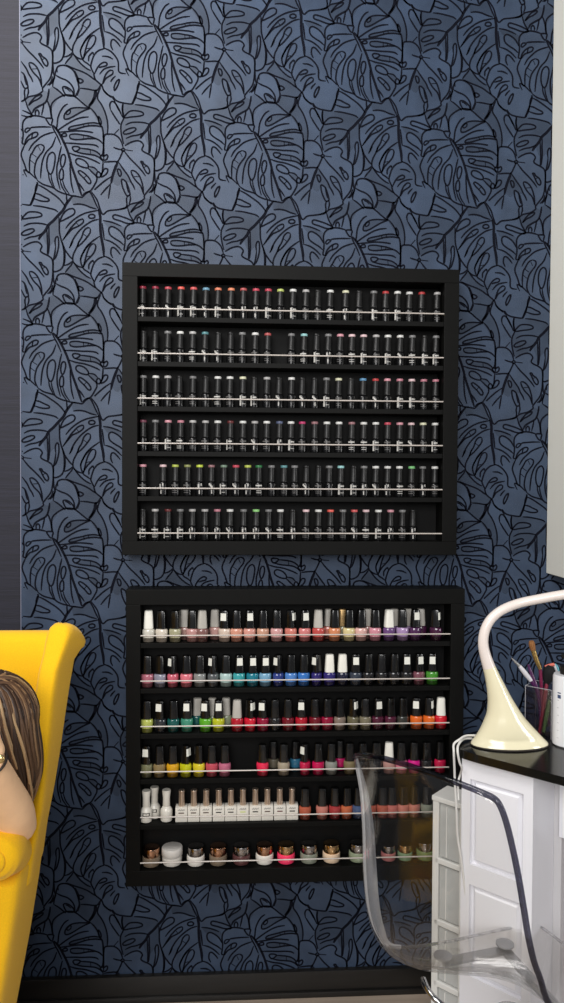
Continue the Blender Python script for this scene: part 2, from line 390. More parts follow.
paper = mat('wallpaper_blue', (50, 63, 83), .46, noise=((14, 14, 14), .22), bump=((300, 300, 300), .15), spec=.3)
ink = mat('wallpaper_ink', (10, 12, 22), .85, spec=.1)
me_wall = bpy.data.meshes.new('wall_back')
bm.to_mesh(me_wall); bm.free()
wo = bpy.data.objects.new('wall_back', me_wall); C.objects.link(wo); wo['kind'] = 'structure'
me_wall.materials.append(paper); me_wall.materials.append(ink); me_wall.materials.append(mat('wallpaper_blue_deep', (43, 54, 71), .5, spec=.25, noise=((14, 14, 14), .25), bump=((300, 300, 300), .15)))
# plain wall to the left of the papered panel, a pale paper edge between them
grass = mat('grasscloth_dark', (27, 27, 39), .75, noise=((6, 6, 160), .3), bump=((20, 20, 400), .3))
b = bmesh.new(); box(b, -2.2, WALL_L-.0015, .002, .08, 0, WALL_T); struct('wall_left', b, grass)
b = bmesh.new(); box(b, WALL_L-.0015, WALL_L, -.0005, .08, .07, WALL_T); struct('trim_1', b, mat('paper_edge', (120, 122, 140), .7))
skirt = mat('skirting_black', (22, 21, 20), .28, noise=((8, 8, 60), .25), spec=.5)
b = bmesh.new(); box(b, -2.2, 1.7, -.016, 0, 0, .068, .003); box(b, -2.2, 1.7, -.022, -.014, 0, .016, .004); struct('baseboard_back', b, skirt)
floor_m = mat('floor_planks', (150, 136, 122), .45, noise=((3, 40, 3), .18))
b = bmesh.new(); box(b, -2.2, 1.7, -3.6, .0, -.05, 0); struct('floor', b, floor_m)
# ------------------------------------------------------------------ polish racks
rack_m = mat('rack_black', (9, 9, 8), .55, noise=((30, 30, 30), .12), spec=.12)
rack_in = mat('rack_inner_black', (9, 9, 9), .6, spec=.15)
rail_m = mat('rail_white', (190, 182, 174), .3, spec=.6)
YF = -.072                      # front of the racks
def rack(label, x0, x1, z0, z1, fl, ft, shelves, rails, ledge=.012):
    t = thing('polish_rack', label, 'wall rack', ((x0+x1)/2, 0, z0))
    o = Vector(t.location)
    def part(name, a, m, bev=.0012):
        b = bmesh.new(); box(b, a[0]-o.x, a[1]-o.x, a[2]-o.y, a[3]-o.y, a[4]-o.z, a[5]-o.z, bev); return obj(name, b, m, t, smooth=False)
    part('back_panel', (x0+.002, x1-.002, -.008, -.001, z0+.002, z1-.002), rack_in, 0)
    part('top_board', (x0, x1, YF, -.001, z1-ft, z1), rack_m)
    part('bottom_board', (x0, x1, YF, -.001, z0, z0+ft), rack_m)
    part('side_board', (x0, x0+fl, YF, -.001, z0+ft, z1-ft), rack_m)
    part('side_board', (x1-fl, x1, YF, -.001, z0+ft, z1-ft), rack_m)
    for z in shelves[:-1]: part('shelf', (x0+fl, x1-fl, YF+.003, -.008, z-ledge, z), rack_m, .0008)
    for z in rails:
        b = bmesh.new(); tube(b, [(x0+fl-.002-o.x, YF+.0035, z-o.z), (x1-fl+.002-o.x, YF+.0035, z-o.z)], .0017, 8, 1)
        obj('guard_rail', b, rail_m, t)
    return t
def zat(px, py, d): return P(px, py, d).z
dF = D+YF
x0 = P(122, 400, dF).x; x1 = P(460, 268, dF).x-.001; z1 = P(122, 262, dF).z; z0 = P(122, 555, dF).z
UR = [zat(137, 308.1+45.0*k, dF+.0035) for k in range(6)]
US = [z-.0205 for z in UR]
rack('upper black wall rack holding six rows of black gel polish bottles', x0, x1, z0, z1, .038, US[-1]-z0, US, UR)
lx0 = P(122, 740, dF).x+.0095; lx1 = P(465, 590, dF).x; lz1 = P(126, 589.7, dF).z; lz0 = P(121.5, 887, dF).z
LR = [zat(140, 635.8+45.45*k, dF+.0035) for k in range(6)]
LS = [z-.0195 for z in LR]
rack('lower black wall rack holding coloured polishes, white bottles and jars', lx0, lx1, lz0, lz1, .036, LS[-1]-lz0, LS, LR)
# ------------------------------------------------------------------ gel bottles of the upper rack
blk = mat('gel_black', (12, 12, 13), .25, coat=.1, spec=.35); blkcap = mat('gel_cap_black', (24, 24, 24), .38, spec=.35)
lab = mat('label_white', (176, 174, 168), .5)
CC = dict(crimson=(150,40,62), plum=(120,62,80), pink_red=(205,80,92), coral=(240,100,88), salmon=(225,98,98), sky_blue=(120,170,195), orange=(240,140,105), peach_orange=(245,150,110),
  dusty_red=(190,90,90), rose=(205,75,95), lime=(205,220,120), white=(232,232,228), light_grey=(190,188,186), grey=(130,130,130), ivory=(228,228,195), red=(190,60,62), dark_red=(105,40,42),
  teal=(95,150,155), aqua=(160,215,215), pink=(225,160,172), pale_pink=(238,205,208), blue=(95,150,190), slate_blue=(90,100,130), magenta=(205,60,115), mauve=(160,115,120),
  yellow_green=(190,205,90), olive=(150,155,95), bright_lime=(215,235,85), pale_rose=(205,135,150), grey_green=(125,150,130), light_green=(150,215,130), green=(50,130,75), mint_green=(130,205,130), black=None)
rows = [
 [(142.9,'crimson'),(155.6,'crimson'),(168.2,'pink_red'),(181.2,'coral'),(193.7,'salmon'),(206.1,'sky_blue'),(218.2,'orange'),(231.3,'peach_orange'),(243.5,'dusty_red'),(256,'rose'),(268.3,'rose'),(280.5,'lime'),(293.1,'white'),(305.9,'light_grey'),(317.9,'black'),(330.3,'white'),(345.6,'ivory'),(359,'black'),(373.8,'grey'),(385.6,'red'),(397.5,'white'),(409.4,'white'),(421.7,'red'),(437.2,'light_grey')],
 [(143.9,'black'),(155.3,'black'),(168,'grey'),(180.4,'white'),(192.9,'light_grey'),(205.3,'teal'),(218.5,'black'),(231,'black'),(242.6,'grey'),(255.5,'white'),(268,'dusty_red'),(291.7,'grey'),(304.4,'aqua'),(316.9,'black'),(328.6,'grey'),(340.6,'pink'),(352.2,'pale_pink'),(364,'pale_pink'),(376.5,'light_grey'),(388.3,'white'),(400.6,'white'),(412.8,'grey'),(425,'black'),(436.5,'grey')],
 [(143.6,'grey'),(156,'white'),(168,'light_grey'),(179.7,'black'),(193.3,'grey'),(206.1,'black'),(218.2,'white'),(230.4,'white'),(243.3,'ivory'),(254.7,'black'),(267.4,'light_grey'),(279.5,'black'),(292,'white'),(302.7,'black'),(315,'black'),(327.1,'grey'),(339.2,'ivory'),(351.5,'black'),(363.7,'blue'),(376.2,'red'),(388.1,'pink'),(400.5,'pale_rose'),(412.5,'pale_pink'),(424.6,'pale_rose'),(436.5,'pale_rose')],
 [(143.6,'plum'),(155.7,'grey'),(168.5,'pink'),(181.1,'pale_rose'),(193.3,'light_grey'),(205.9,'light_grey'),(218.2,'white'),(231,'dark_red'),(243.5,'white'),(255.4,'light_grey'),(267.4,'white'),(280.2,'slate_blue'),(291.7,'white'),(303,'magenta'),(315.5,'mauve'),(327.7,'white'),(339.9,'white'),(352.7,'mauve'),(364.7,'white'),(376.8,'white'),(388.7,'rose'),(400.9,'pink'),(412.5,'pale_pink'),(424.4,'ivory'),(436.4,'white')],
 [(143.2,'pink'),(163.5,'pale_pink'),(175.8,'yellow_green'),(188,'olive'),(200.2,'bright_lime'),(212,'mauve'),(224.5,'grey_green'),(236.7,'rose'),(248.6,'yellow_green'),(259.6,'green'),(272.4,'grey'),(284.9,'teal'),(295.6,'grey'),(307.3,'black'),(319.6,'black'),(330.4,'grey'),(342,'aqua'),(354.8,'black'),(365.4,'grey'),(377.1,'white'),(389,'white'),(400.9,'white'),(413.2,'mint_green'),(424.4,'grey'),(436.5,'white')],
 [(143.2,'black'),(155.6,'light_grey'),(168.5,'dark_red'),(180.8,'grey'),(193,'light_grey'),(205.6,'light_grey'),(218.1,'pale_rose'),(230.9,'white'),(244.5,'grey'),(257.1,'light_green'),(269.6,'grey'),(281.6,'white'),(293.8,'black'),(307.3,'pale_pink'),(319.8,'white'),(332,'coral'),(344.4,'grey'),(355.9,'salmon'),(367.7,'pale_pink'),(380.2,'white'),(392.4,'pink'),(404.3,'grey'),(414.9,'black')]]
ORD = 'first second third fourth fifth sixth seventh eighth ninth tenth eleventh twelfth thirteenth fourteenth fifteenth sixteenth seventeenth eighteenth nineteenth twentieth'.split()
ORD += ['twenty-'+w for w in ORD[:9]]
ROWN = ['top row', 'second row', 'third row', 'fourth row', 'fifth row', 'bottom row']
def mesh_of(fn, m, smooth=True):
    b = bmesh.new(); fn(b); bmesh.ops.recalc_face_normals(b, faces=b.faces)
    for f in b.faces: f.smooth = True
    for e in b.edges:
        if len(e.link_faces) == 2 and e.calc_face_angle(0) > math.radians(40): e.smooth = False
    me = bpy.data.meshes.new('part'); b.to_mesh(me); b.free(); me.materials.append(m); return me
def child(name, me, parent):
    o = bpy.data.objects.new(name, me); C.objects.link(o); o.parent = parent; return o
def patch(b, r, a0, a1, z0, z1, n=6, r1=None):
    """curved sticker on a cylinder of radius r (r1 at its top); the angle runs from the front (-Y), positive to the right"""
    r1 = r1 or r; vs = []
    for i in range(n+1):
        a = a0+(a1-a0)*i/n
        vs.append([b.verts.new((rr*math.sin(a), -rr*math.cos(a), z)) for rr, z in ((r, z0), (r1, z1))])
    for p, q in zip(vs, vs[1:]): b.faces.new((p[0], q[0], q[1], p[1]))
gel_body = mesh_of(lambda b: lathe(b, [(.0095, 0), (.0112, .001), (.0116, .003), (.0116, .031), (.0108, .0345), (.0075, .037), (.0072, .0385)], 20), blk)
gel_cap = mesh_of(lambda b: lathe(b, [(.0088, .0375), (.0092, .0385), (.0092, .041), (.0087, .0425), (.0085, .064), (.0083, .0745)], 18), blkcap)
gel_top = {}
for k, c in CC.items():
    cm = mat('gel_tip_'+k, tuple(v*.92 for v in c), .4) if c else blkcap
    gel_top[k] = mesh_of(lambda b: lathe(b, [(.0085, .0742), (.0089, .0748), (.0089, .0796), (.0084, .0804)], 18), cm)
def gel_label(v):
    def fn(b):
        r = .0118
        if v == 0:
            patch(b, r, -.85, -.45, .006, .032); patch(b, r, -.3, .55, .026, .0295); patch(b, r, -.3, .5, .010, .0112)
        elif v == 1:
            patch(b, r, -.95, .55, .0265, .0300); patch(b, r, -.8, .35, .014, .0155); patch(b, r, -.75, .35, .009, .0105)
        elif v == 2:      # a slanted white stroke above the rail
            for k in range(3): patch(b, r, -.75+.28*k, -.45+.28*k, .028-.003*k, .0335-.003*k, 2)
            patch(b, r, -.2, 0, .007, .017)
        elif v == 3:
            patch(b, r, -.35, -.12, .006, .016, 2); patch(b, r, -.6, -.3, .022, .031, 2); patch(b, r, .05, .3, .027, .033, 2)
        else:
            patch(b, r, -.5, .5, .0155, .0162); patch(b, r, .55, .85, .028, .033, 2)
    return fn
labdim = mat('label_grey', (80, 78, 76), .5)
gel_lab = [mesh_of(gel_label(v), lab if v in (0, 3) else (labdim if v in (4,) else lab)) for v in range(5)]
gel_lab.append(mesh_of(gel_label(1), labdim))
proto = {}
for r, row in enumerate(rows):
    for i, (px, c) in enumerate(row):
        y = -.042+random.uniform(-.002, .002); x = P(px, 300, D+y).x
        cn = 'plain black cap' if c == 'black' else c.replace('_', ' ')+' cap tip'
        label = f'black gel polish bottle with {cn}, {ORD[i]} from left, upper rack, {ROWN[r]}'
        t = thing('gel_polish_bottle', label, 'nail polish', (x, y, US[r]+.0003), random.uniform(-.25, .25), 'gel polishes in the upper rack')
        child('bottle_body', gel_body, t); child('cap', gel_cap, t); child('cap_tip', gel_top[c], t)
        child('label_print', gel_lab[random.choice([0, 0, 1, 2, 3, 4, 5, 5, 5])], t)
# ------------------------------------------------------------------ polish bottles of the lower rack
capm = dict(black=mat('cap_black', (13, 13, 13), .2, coat=.2, spec=.6), white=mat('cap_white', (228, 226, 216), .4), grey=mat('cap_grey', (172, 168, 160), .4), gold=mat('cap_gold', (170, 140, 95), .35, metal=.7, noise=((300, 300, 300), .5)))
PC = dict(white=(222,218,206), cream=(226,216,200), pale_gold=(176,172,140), blush=(190,150,140), pink_shimmer=(200,150,145), mauve_brown=(138,98,94), dusty_pink=(205,160,152), ivory=(226,204,186), peach=(226,160,136), pink_peach=(228,164,150), beige_peach=(214,164,138),
  light_pink=(222,168,166), salmon=(222,132,118), rose_pink=(228,138,136), coral_red=(204,84,80), apricot=(226,146,102), pale_yellow=(230,214,158), shell_pink=(232,186,176), orchid_pink=(222,150,164), violet=(112,76,130), lavender=(176,146,190), dark_purple=(84,44,86), plum=(72,30,62),
  mauve_pink=(188,112,128), lilac_grey=(150,150,166), warm_pink=(216,104,122), pink=(232,124,138), grey=(146,148,146), dark_grey=(92,96,98), pale_mint=(186,214,210), turquoise=(64,172,176), teal=(28,130,150), light_blue=(128,180,212), navy=(48,66,140), cornflower=(84,140,214), bright_blue=(58,124,206), indigo=(48,40,116), ink_navy=(30,32,58), slate=(58,66,80), soft_black=(34,34,36), dusty_mauve=(130,80,92), leaf_green=(74,150,52),
  yellow_lime=(196,206,104), charcoal=(48,52,58), deep_teal=(24,92,88), seafoam=(70,150,124), lime_green=(96,180,44), acid_yellow=(198,204,44), clear_glitter=(150,160,130), red=(190,26,48), bright_red=(222,30,56), berry=(156,18,58), dark_red=(120,18,36), taupe=(140,124,112), olive_shimmer=(110,104,80), grey_gold=(130,122,100), dark_plum=(84,28,52), black_shimmer=(60,60,56), orange=(240,112,40), poppy_red=(222,32,50),
  olive_grey=(130,130,96), tan_olive=(150,130,88), golden_yellow=(236,176,30), yellow_green=(206,206,24), yellow=(232,212,50), rose=(206,80,96), orchid=(204,112,140), neon_coral=(250,48,88), dark_olive=(96,90,76), champagne=(176,164,142), blue_teal=(50,110,140), crimson=(206,28,76), magenta_red=(206,18,84), silver_glitter=(150,152,144), magenta=(196,28,98), gold_olive=(130,116,84), pink_beige=(212,160,152), candy_pink=(240,136,164), hot_magenta=(222,30,140),
  terracotta=(190,96,70), dusty_coral=(206,130,116), brick_red=(176,60,62), rust_orange=(206,110,72), steel_blue=(72,92,130), muted_terracotta=(200,104,84), muted_rose=(212,120,110), dusty_rose=(214,130,118), grey_green=(150,156,140))
def opi_body(b):
    lathe(b, [(.0118, 0), (.0136, .0012), (.0142, .004), (.0152, .014), (.0162, .025), (.0161, .029), (.0148, .0325), (.0105, .0345)], 22, ex=.8)
opi_mesh = {k: mesh_of(opi_body, mat('polish_'+k, tuple(v*.90 for v in c), .16, coat=.6)) for k, c in PC.items()}
foot_mesh = mesh_of(lambda b: lathe(b, [(.0120, .0002), (.0139, .0011), (.01445, .004), (.0152, .0115), (.0151, .0120)], 22, ex=.81, cap=False), clear_mat('glass_foot', (.45, .43, .42)))
cap_prof = [(.0114, .0345), (.0122, .0352), (.0121, .042), (.0112, .060), (.0103, .0772), (.0097, .0795), (.0075, .0808)]
def squircle(b, prof, n=32, e=3.4, ex=.85):
    rings = []
    for r, z in prof:
        rings.append([b.verts.new((r*math.copysign(abs(math.cos(a))**(2/e), math.cos(a)), ex*r*math.copysign(abs(math.sin(a))**(2/e), math.sin(a)), z)) for a in (2*PI*(i+.5)/n for i in range(n))])
    for p, q in zip(rings, rings[1:]):
        for i in range(n): b.faces.new((p[i], p[(i+1) % n], q[(i+1) % n], q[i]))
    b.faces.new(rings[0][::-1]); b.faces.new(rings[-1])
cap_mesh = {k: mesh_of(lambda b: squircle(b, cap_prof), m) for k, m in capm.items()}
def sticker(slim):
    def fn(b):
        z0, z1 = .0545, .0735
        def f(pts): b.faces.new([b.verts.new(p) for p in pts])
        if slim:
            for xa, xb, t in ((.0, .0, 0),): f([(.0118, -.0065, z0), (.0118, .0065, z0), (.0109, .006, z1), (.0109, -.006, z1)])
            f([(.0085, -.0103, z0), (.0119, -.0066, z0), (.0110, -.0061, z1), (.0078, -.0096, z1)])
        else:
            f([(-.0078, -.0103, z0), (.0072, -.0103, z0), (.0068, -.0094, z1), (-.0074, -.0094, z1)])
    return fn
stick_m = mat('sticker_white', (222, 222, 212), .55)
stick = {1: mesh_of(sticker(0), stick_m), 2: mesh_of(sticker(1), stick_m)}
# (px, polish, cap, sticker 0/1/2, second line 0/1)
low = [
 [(148.5,'white','white',0,0),(161.5,'cream','black',0,0),(175,'pale_gold','black',0,0),(184.5,'blush','grey',0,1),(192,'pink_shimmer','black',0,0),(202,'mauve_brown','grey',0,0),(214.8,'dusty_pink','grey',0,1),(224.2,'ivory','black',1,0),(236.3,'peach','black',0,0),(249.3,'pink_peach','black',1,0),(262.6,'beige_peach','black',0,0),(276.3,'light_pink','black',0,0),(290.3,'salmon','black',2,0),(304.3,'rose_pink','black',1,0),(317.8,'coral_red','grey',0,0),(328.2,'salmon','grey',0,1),(334,'apricot','black',0,0),(342,'pale_gold','gold',0,1),(348.5,'pale_yellow','black',0,0),(360.5,'shell_pink','black',0,0),(367,'dusty_pink','grey',0,1),(374.5,'orchid_pink','black',0,0),(388.3,'violet','white',0,0),(393.5,'violet','grey',0,1),(401.7,'lavender','black',0,0),(406.8,'lavender','grey',0,1),(414.5,'dark_purple','black',1,0),(420,'plum','grey',0,1),(435,'plum','black',2,0)],
 [(147.3,'mauve_pink','black',0,0),(160,'lilac_grey','black',0,0),(173,'warm_pink','black',2,0),(186.4,'pink','black',0,0),(199.8,'grey','black',0,0),(213.2,'dark_grey','black',2,0),(225.9,'pale_mint','black',0,0),(239,'turquoise','black',1,0),(252.4,'teal','black',1,0),(265.2,'light_blue','black',1,0),(278.2,'navy','black',2,0),(290.8,'cornflower','black',0,0),(303.6,'bright_blue','black',0,0),(316.6,'indigo','black',2,0),(329.3,'indigo','white',0,0),(342.2,'ink_navy','white',0,0),(355.4,'slate','black',1,0),(368,'soft_black','black',0,0),(381.2,'soft_black','black',0,0),(394,'soft_black','black',0,0),(406.2,'soft_black','black',1,0),(418.7,'dusty_mauve','black',1,0),(431.7,'leaf_green','black',1,0)],
 [(147,'yellow_lime','black',0,0),(160,'charcoal','black',1,0),(173.5,'deep_teal','black',0,0),(187,'seafoam','black',1,0),(197.5,'deep_teal','grey',0,1),(205.4,'lime_green','black',1,0),(212.3,'clear_glitter','grey',0,1),(218.6,'acid_yellow','black',1,0),(226.2,'clear_glitter','grey',0,1),(237.2,'red','grey',0,0),(250,'bright_red','black',2,0),(262.8,'berry','black',1,0),(275,'soft_black','black',0,0),(288,'dark_red','black',0,0),(301.5,'red','black',1,0),(315,'dark_red','black',0,0),(327.5,'berry','black',0,0),(340,'taupe','black',0,0),(353,'olive_shimmer','black',2,0),(365.4,'grey_gold','black',0,0),(378,'dark_plum','black',1,0),(390.7,'dark_plum','black',0,0),(403,'black_shimmer','black',0,0),(416.3,'orange','black',1,0),(429,'orange','black',2,0),(441,'poppy_red','white',0,0)],
 [(146.6,'olive_grey','black',1,0),(159.6,'tan_olive','black',0,0),(172.9,'golden_yellow','black',0,0),(185.8,'yellow_green','black',2,0),(199,'yellow','black',0,0),(212,'rose','black',0,0),(225,'orchid','black',0,0),(262.8,'neon_coral','black',0,0),(273.5,'dark_olive','black',0,1),(284,'champagne','black',0,0),(296,'blue_teal','black',0,1),(305.5,'crimson','black',2,0),(318.6,'magenta_red','black',0,0),(331.7,'silver_glitter','black',0,0),(340.2,'magenta','black',0,1),(350,'gold_olive','black',0,0),(363,'soft_black','black',0,0),(376.5,'soft_black','black',0,0),(389.5,'pink_beige','white',0,0),(401.8,'candy_pink','black',0,0),(414.5,'hot_magenta','black',0,0),(427,'soft_black','black',0,0),(440.7,'crimson','black',0,0)]]
SN = ['', ' and square sticker', ' and side sticker']
def polish(px, col, cap, tagk, back, r, i, y0=-.050, rown=None):
    y = y0+(.0275 if back else 0)+random.uniform(-.001, .001)
    rot = random.uniform(-.3, .3)
    if tagk == 2: rot = random.choice([-.45, -.6])
    if tagk == 2 and px in (173, 213.2, 278.2, 316.6, 305.5): rot = -2.35
    lab_ = f'{col.replace("_", " ")} polish bottle, {cap} cap{SN[tagk]}, {ORD[i]} from left, lower rack {ROWN[r]}'
    t = thing('nail_polish_bottle', lab_, 'nail polish', (P(px, 700, D+y).x, y, LS[r]+.0003), rot, 'nail polishes in the lower rack')
    child('bottle_body', opi_mesh[col], t); child('glass_foot', foot_mesh, t); child('cap', cap_mesh[cap], t)
    if back: t.scale = (1, 1, .965)
    if tagk: child('sticker', stick[tagk], t)
    return t
for r, row in enumerate(low):
    for i, a in enumerate(row): polish(*a, r, i)
# fifth row: white bottles, ten square white bottles with metal caps, more polishes
wb = mat('white_bottle', (220, 216, 206), .3, coat=.3)
wbody = mesh_of(lambda b: lathe(b, [(.0115, 0), (.0146, .002), (.0154, .008), (.0154, .026), (.0145, .031), (.010, .037), (.0088, .039)], 22), wb)
wcap = mesh_of(lambda b: lathe(b, [(.0088, .0385), (.0095, .040), (.0090, .060), (.0112, .0775), (.0105, .0800)], 20), wb)
def wlab(b):
    for z in (.0185, .0255): patch(b, .0157, -.55, .55, z, z+.0016)
    for a in (-.62, .45): patch(b, .0157, a, a+.16, .0185, .0271, 2)
    patch(b, .0157, -.1, .1, .0225, .024, 2)
wlabm = mesh_of(wlab, mat('print_black', (26, 26, 28), .5))
for i, (px, y) in enumerate([(146.3, -.0475), (154.5, -.0255), (166.5, -.045)]):
    t = thing('base_coat_bottle', ['white tapered bottle with black boxed print, first in lower rack fifth row', 'white tapered bottle with black print, standing behind the first one, fifth row', 'white tapered bottle turned to its plain side, third in lower rack fifth row'][i], 'polish bottle', (P(px, 800, D+y).x, y, LS[4]+.0003), [0.1, -.1, 2.2][i], 'white tapered bottles')
    child('bottle_body', wbody, t); child('cap', wcap, t); child('label_print', wlabm, t)
rose = mat('cap_rose_metal', (206, 186, 168), .28, metal=.85)
sqb = mat('square_bottle_white', (216, 212, 202), .35, coat=.3)
def sqbody(b): box(b, -.0152, .0152, -.0135, .0135, 0, .0375, .0015)
sq = mesh_of(sqbody, sqb)
sqcap = mesh_of(lambda b: lathe(b, [(.0075, .0374), (.0082, .038), (.0080, .073), (.0086, .0765), (.0080, .0782)], 20), rose)
def sqprint(dark):
    def fn(b):
        def q(x0, x1, z0, z1):
            b.faces.new([b.verts.new(p) for p in ((x0, -.0138, z0), (x1, -.0138, z0), (x1, -.0138, z1), (x0, -.0138, z1))])
        if dark: q(-.007, .007, .0222, .0252)
        else:
            for k in range(9): q(-.0085+.0019*k, -.0073+.0019*k, .0290+.0011*((k*5) % 3), .0318+.0012*((k*7) % 3))
            q(-.0085, .009, .0302, .0307)
    return fn
sqA = mesh_of(sqprint(0), mat('print_grey', (120, 118, 116), .5)); sqB = {k: mesh_of(sqprint(1), mat('print_bar_'+k, c, .5)) for k, c in dict(dark=(48, 44, 42), brown=(90, 72, 64), red=(96, 44, 44), lime=(198, 206, 130)).items()}
for i, (px, k) in enumerate([(181.7,'brown'),(193.9,'brown'),(206.2,'brown'),(218.8,'dark'),(230.9,'dark'),(242.9,'lime'),(255.3,'dark'),(267.3,'brown'),(279.7,'red'),(292,'dark')]):
    y = -.044
    t = thing('square_polish_bottle', f'square white polish bottle with metal cap and {k} label bar, {ORD[i]} of ten', 'polish bottle', (P(px, 800, D+y).x, y, LS[4]+.0003), 0, 'square white bottles in the lower rack')
    child('bottle_body', sq, t); child('cap', sqcap, t); child('label_print', sqA, t); child('label_bar', sqB[k], t)
for i, (px, c) in enumerate([(305.7,'terracotta'),(322.8,'dusty_coral'),(335.5,'brick_red'),(347.6,'rust_orange'),(359,'steel_blue'),(371.5,'muted_terracotta'),(383.6,'muted_terracotta'),(392.8,'muted_rose'),(404.3,'dusty_rose'),(415.4,'dusty_coral'),(427.6,'grey_green')]):
    polish(px, c, 'black', 0, 0, 4, 13+i)
# bottom row: jars
jar_body = {}
lidp = [(.0205, .0240), (.0212, .025), (.0212, .0425), (.0204, .0445), (.018, .0452)]
JC = dict(taupe=(118,104,88), white=(214,210,202), snow=(222,218,210), plum=(86,54,54), hot_pink=(246,62,104), grey_green=(128,132,118), cream=(222,196,168), sage=(140,150,124), pinkish=(170,106,104), green=(112,140,110), olive=(110,130,84))
LM = dict(copper=mat('lid_copper', (205, 158, 128), .2, metal=1), silver=mat('lid_silver', (178, 172, 168), .2, metal=1), gold=mat('lid_gold', (214, 176, 128), .2, metal=1), white=mat('lid_white', (206, 202, 196), .4))
def jar_p(b): lathe(b, [(.0175, 0), (.0215, .002), (.0232, .007), (.0235, .018), (.0226, .0225), (.0200, .0241)], 28)
lidm = {k: mesh_of(lambda b: lathe(b, lidp, 28), m) for k, m in LM.items()}
for i, (px, c, l, s) in enumerate([(151.3,'taupe','copper',1),(172.2,'white','white',1.1),(195.8,'snow','silver',1),(218.2,'taupe','copper',1),(241.4,'plum','silver',1),(264.5,'snow','copper',1),(286,'hot_pink','gold',1),(308.9,'grey_green','silver',1),(331.3,'cream','gold',1),(357.5,'sage','silver',1),(388.3,'pinkish','silver',.85),(404.8,'green','gold',.85),(425,'olive','silver',1)]):
    y = -.039 if s < 1.05 else -.0355
    t = thing('cosmetic_jar', f'round jar of {c.replace("_", " ")} product with {l} lid, {ORD[i]} from left, lower rack bottom row', 'jar', (P(px, 860, D+y).x, y, LS[5]+.0003), 0, 'jars on the bottom shelf')
    t.scale = (s, s, s*1.03 if s < 1.05 else .98)
    if c not in jar_body: jar_body[c] = mesh_of(jar_p, mat('jar_'+c, JC[c], .25, coat=.5))
    child('jar_body', jar_body[c], t); ld = child('lid', lidm[l], t)
    if l == 'white': ld.scale = (1.16, 1.16, 1)
# ------------------------------------------------------------------ white desk at the right, its own frame: u along the front, n into the desk
ZT = .775                                           # worktop height
white = mat('desk_white', (240, 240, 245), .35, coat=.2, noise=((4, 4, 4), .02))
white_shaded = mat('desk_white_shaded', (206, 204, 206), .5)  # desk white darkened, recess shade put into the colour
granite = mat('worktop_black', (18, 18, 16), .14, noise=((160, 160, 160), .3), spec=.4)
pL = PZ(462, 755.5, ZT-.018); pR = PZ(533.5, 774.5, ZT-.018)
u = Vector((pR.x-pL.x, pR.y-pL.y, 0)); PW = u.length; u.normalize(); nn = Vector((-u.y, u.x, 0))   # nn points away from the viewer
if nn.y < 0: nn = -nn
ang = math.atan2(u.y, u.x)
desk = thing('manicure_desk', 'white manicure desk with panelled pedestal, drawer and black granite worktop', 'desk', (pL.x, pL.y, 0), ang)
def dbox(name, a, m, parent=desk, bev=.002):
    b = bmesh.new(); box(b, *a, bev); return obj(name, b, m, parent, smooth=False)
# pedestal, x along the front (0..PW), y into the desk
PD = .20
dbox('pedestal', (0, PW, .012, PD, .03, ZT-.018), white)
dbox('plinth', (.01, PW-.01, .02, PD, 0, .03), white_shaded)
ztop = ZT-.018
def panel_front():
    """the pedestal front: stiles, rails and two raised panels in one mesh"""
    b = bmesh.new(); s = .021; e_ = .0135
    zs = [(ztop-.2385, ztop-.0475), (ztop-.49, ztop-.2835)]
    box(b, 0, s, 0, e_, .03, ztop); box(b, PW-s, PW, 0, e_, .03, ztop)
    for lo, hi in ((zs[0][1], ztop), (zs[1][1], zs[0][0]), (.03, zs[1][0])): box(b, s, PW-s, 0, e_, lo, hi)
    for lo, hi in zs:
        g = .0135; x0, x1 = s, PW-s
        o_ = [(x0, .0125, lo), (x1, .0125, lo), (x1, .0125, hi), (x0, .0125, hi)]
        m_ = [(x0+.004, .0125, lo+.004), (x1-.004, .0125, lo+.004), (x1-.004, .0125, hi-.004), (x0+.004, .0125, hi-.004)]
        i_ = [(x0+g, .002, lo+g), (x1-g, .002, lo+g), (x1-g, .002, hi-g), (x0+g, .002, hi-g)]
        V = [[b.verts.new(p) for p in q] for q in (o_, m_, i_)]
        for A_, B_ in zip(V, V[1:]):
            for k in range(4): b.faces.new((A_[k], A_[(k+1) % 4], B_[(k+1) % 4], B_[k]))
        b.faces.new(V[2])
    return obj('panelled_front', b, white, desk, smooth=False)
panel_front()
# recessed drawer and modesty panel to the right
DR = .105
dbox('back_panel', (PW-.001, PW+.62, PD+.05, PD+.066, .06, ztop), white_shaded)
dbox('stile', (PW, PW+.018, DR+.012, PD+.05, .06, ztop), white_shaded)
dr = dbox('drawer', (PW+.016, PW+.56, DR, DR+.20, ztop-.165, ztop-.012), white)
b = bmesh.new(); tube(b, [(PW+.24, DR, ztop-.09), (PW+.24, DR-.022, ztop-.09), (PW+.34, DR-.022, ztop-.09), (PW+.34, DR, ztop-.09)], .004, 8, 4); obj('handle', b, mat('chrome', (190, 190, 190), .15, metal=1), dr)
dbox('end_panel', (PW+.60, PW+.62, .02, PD+.06, 0, ztop), white)
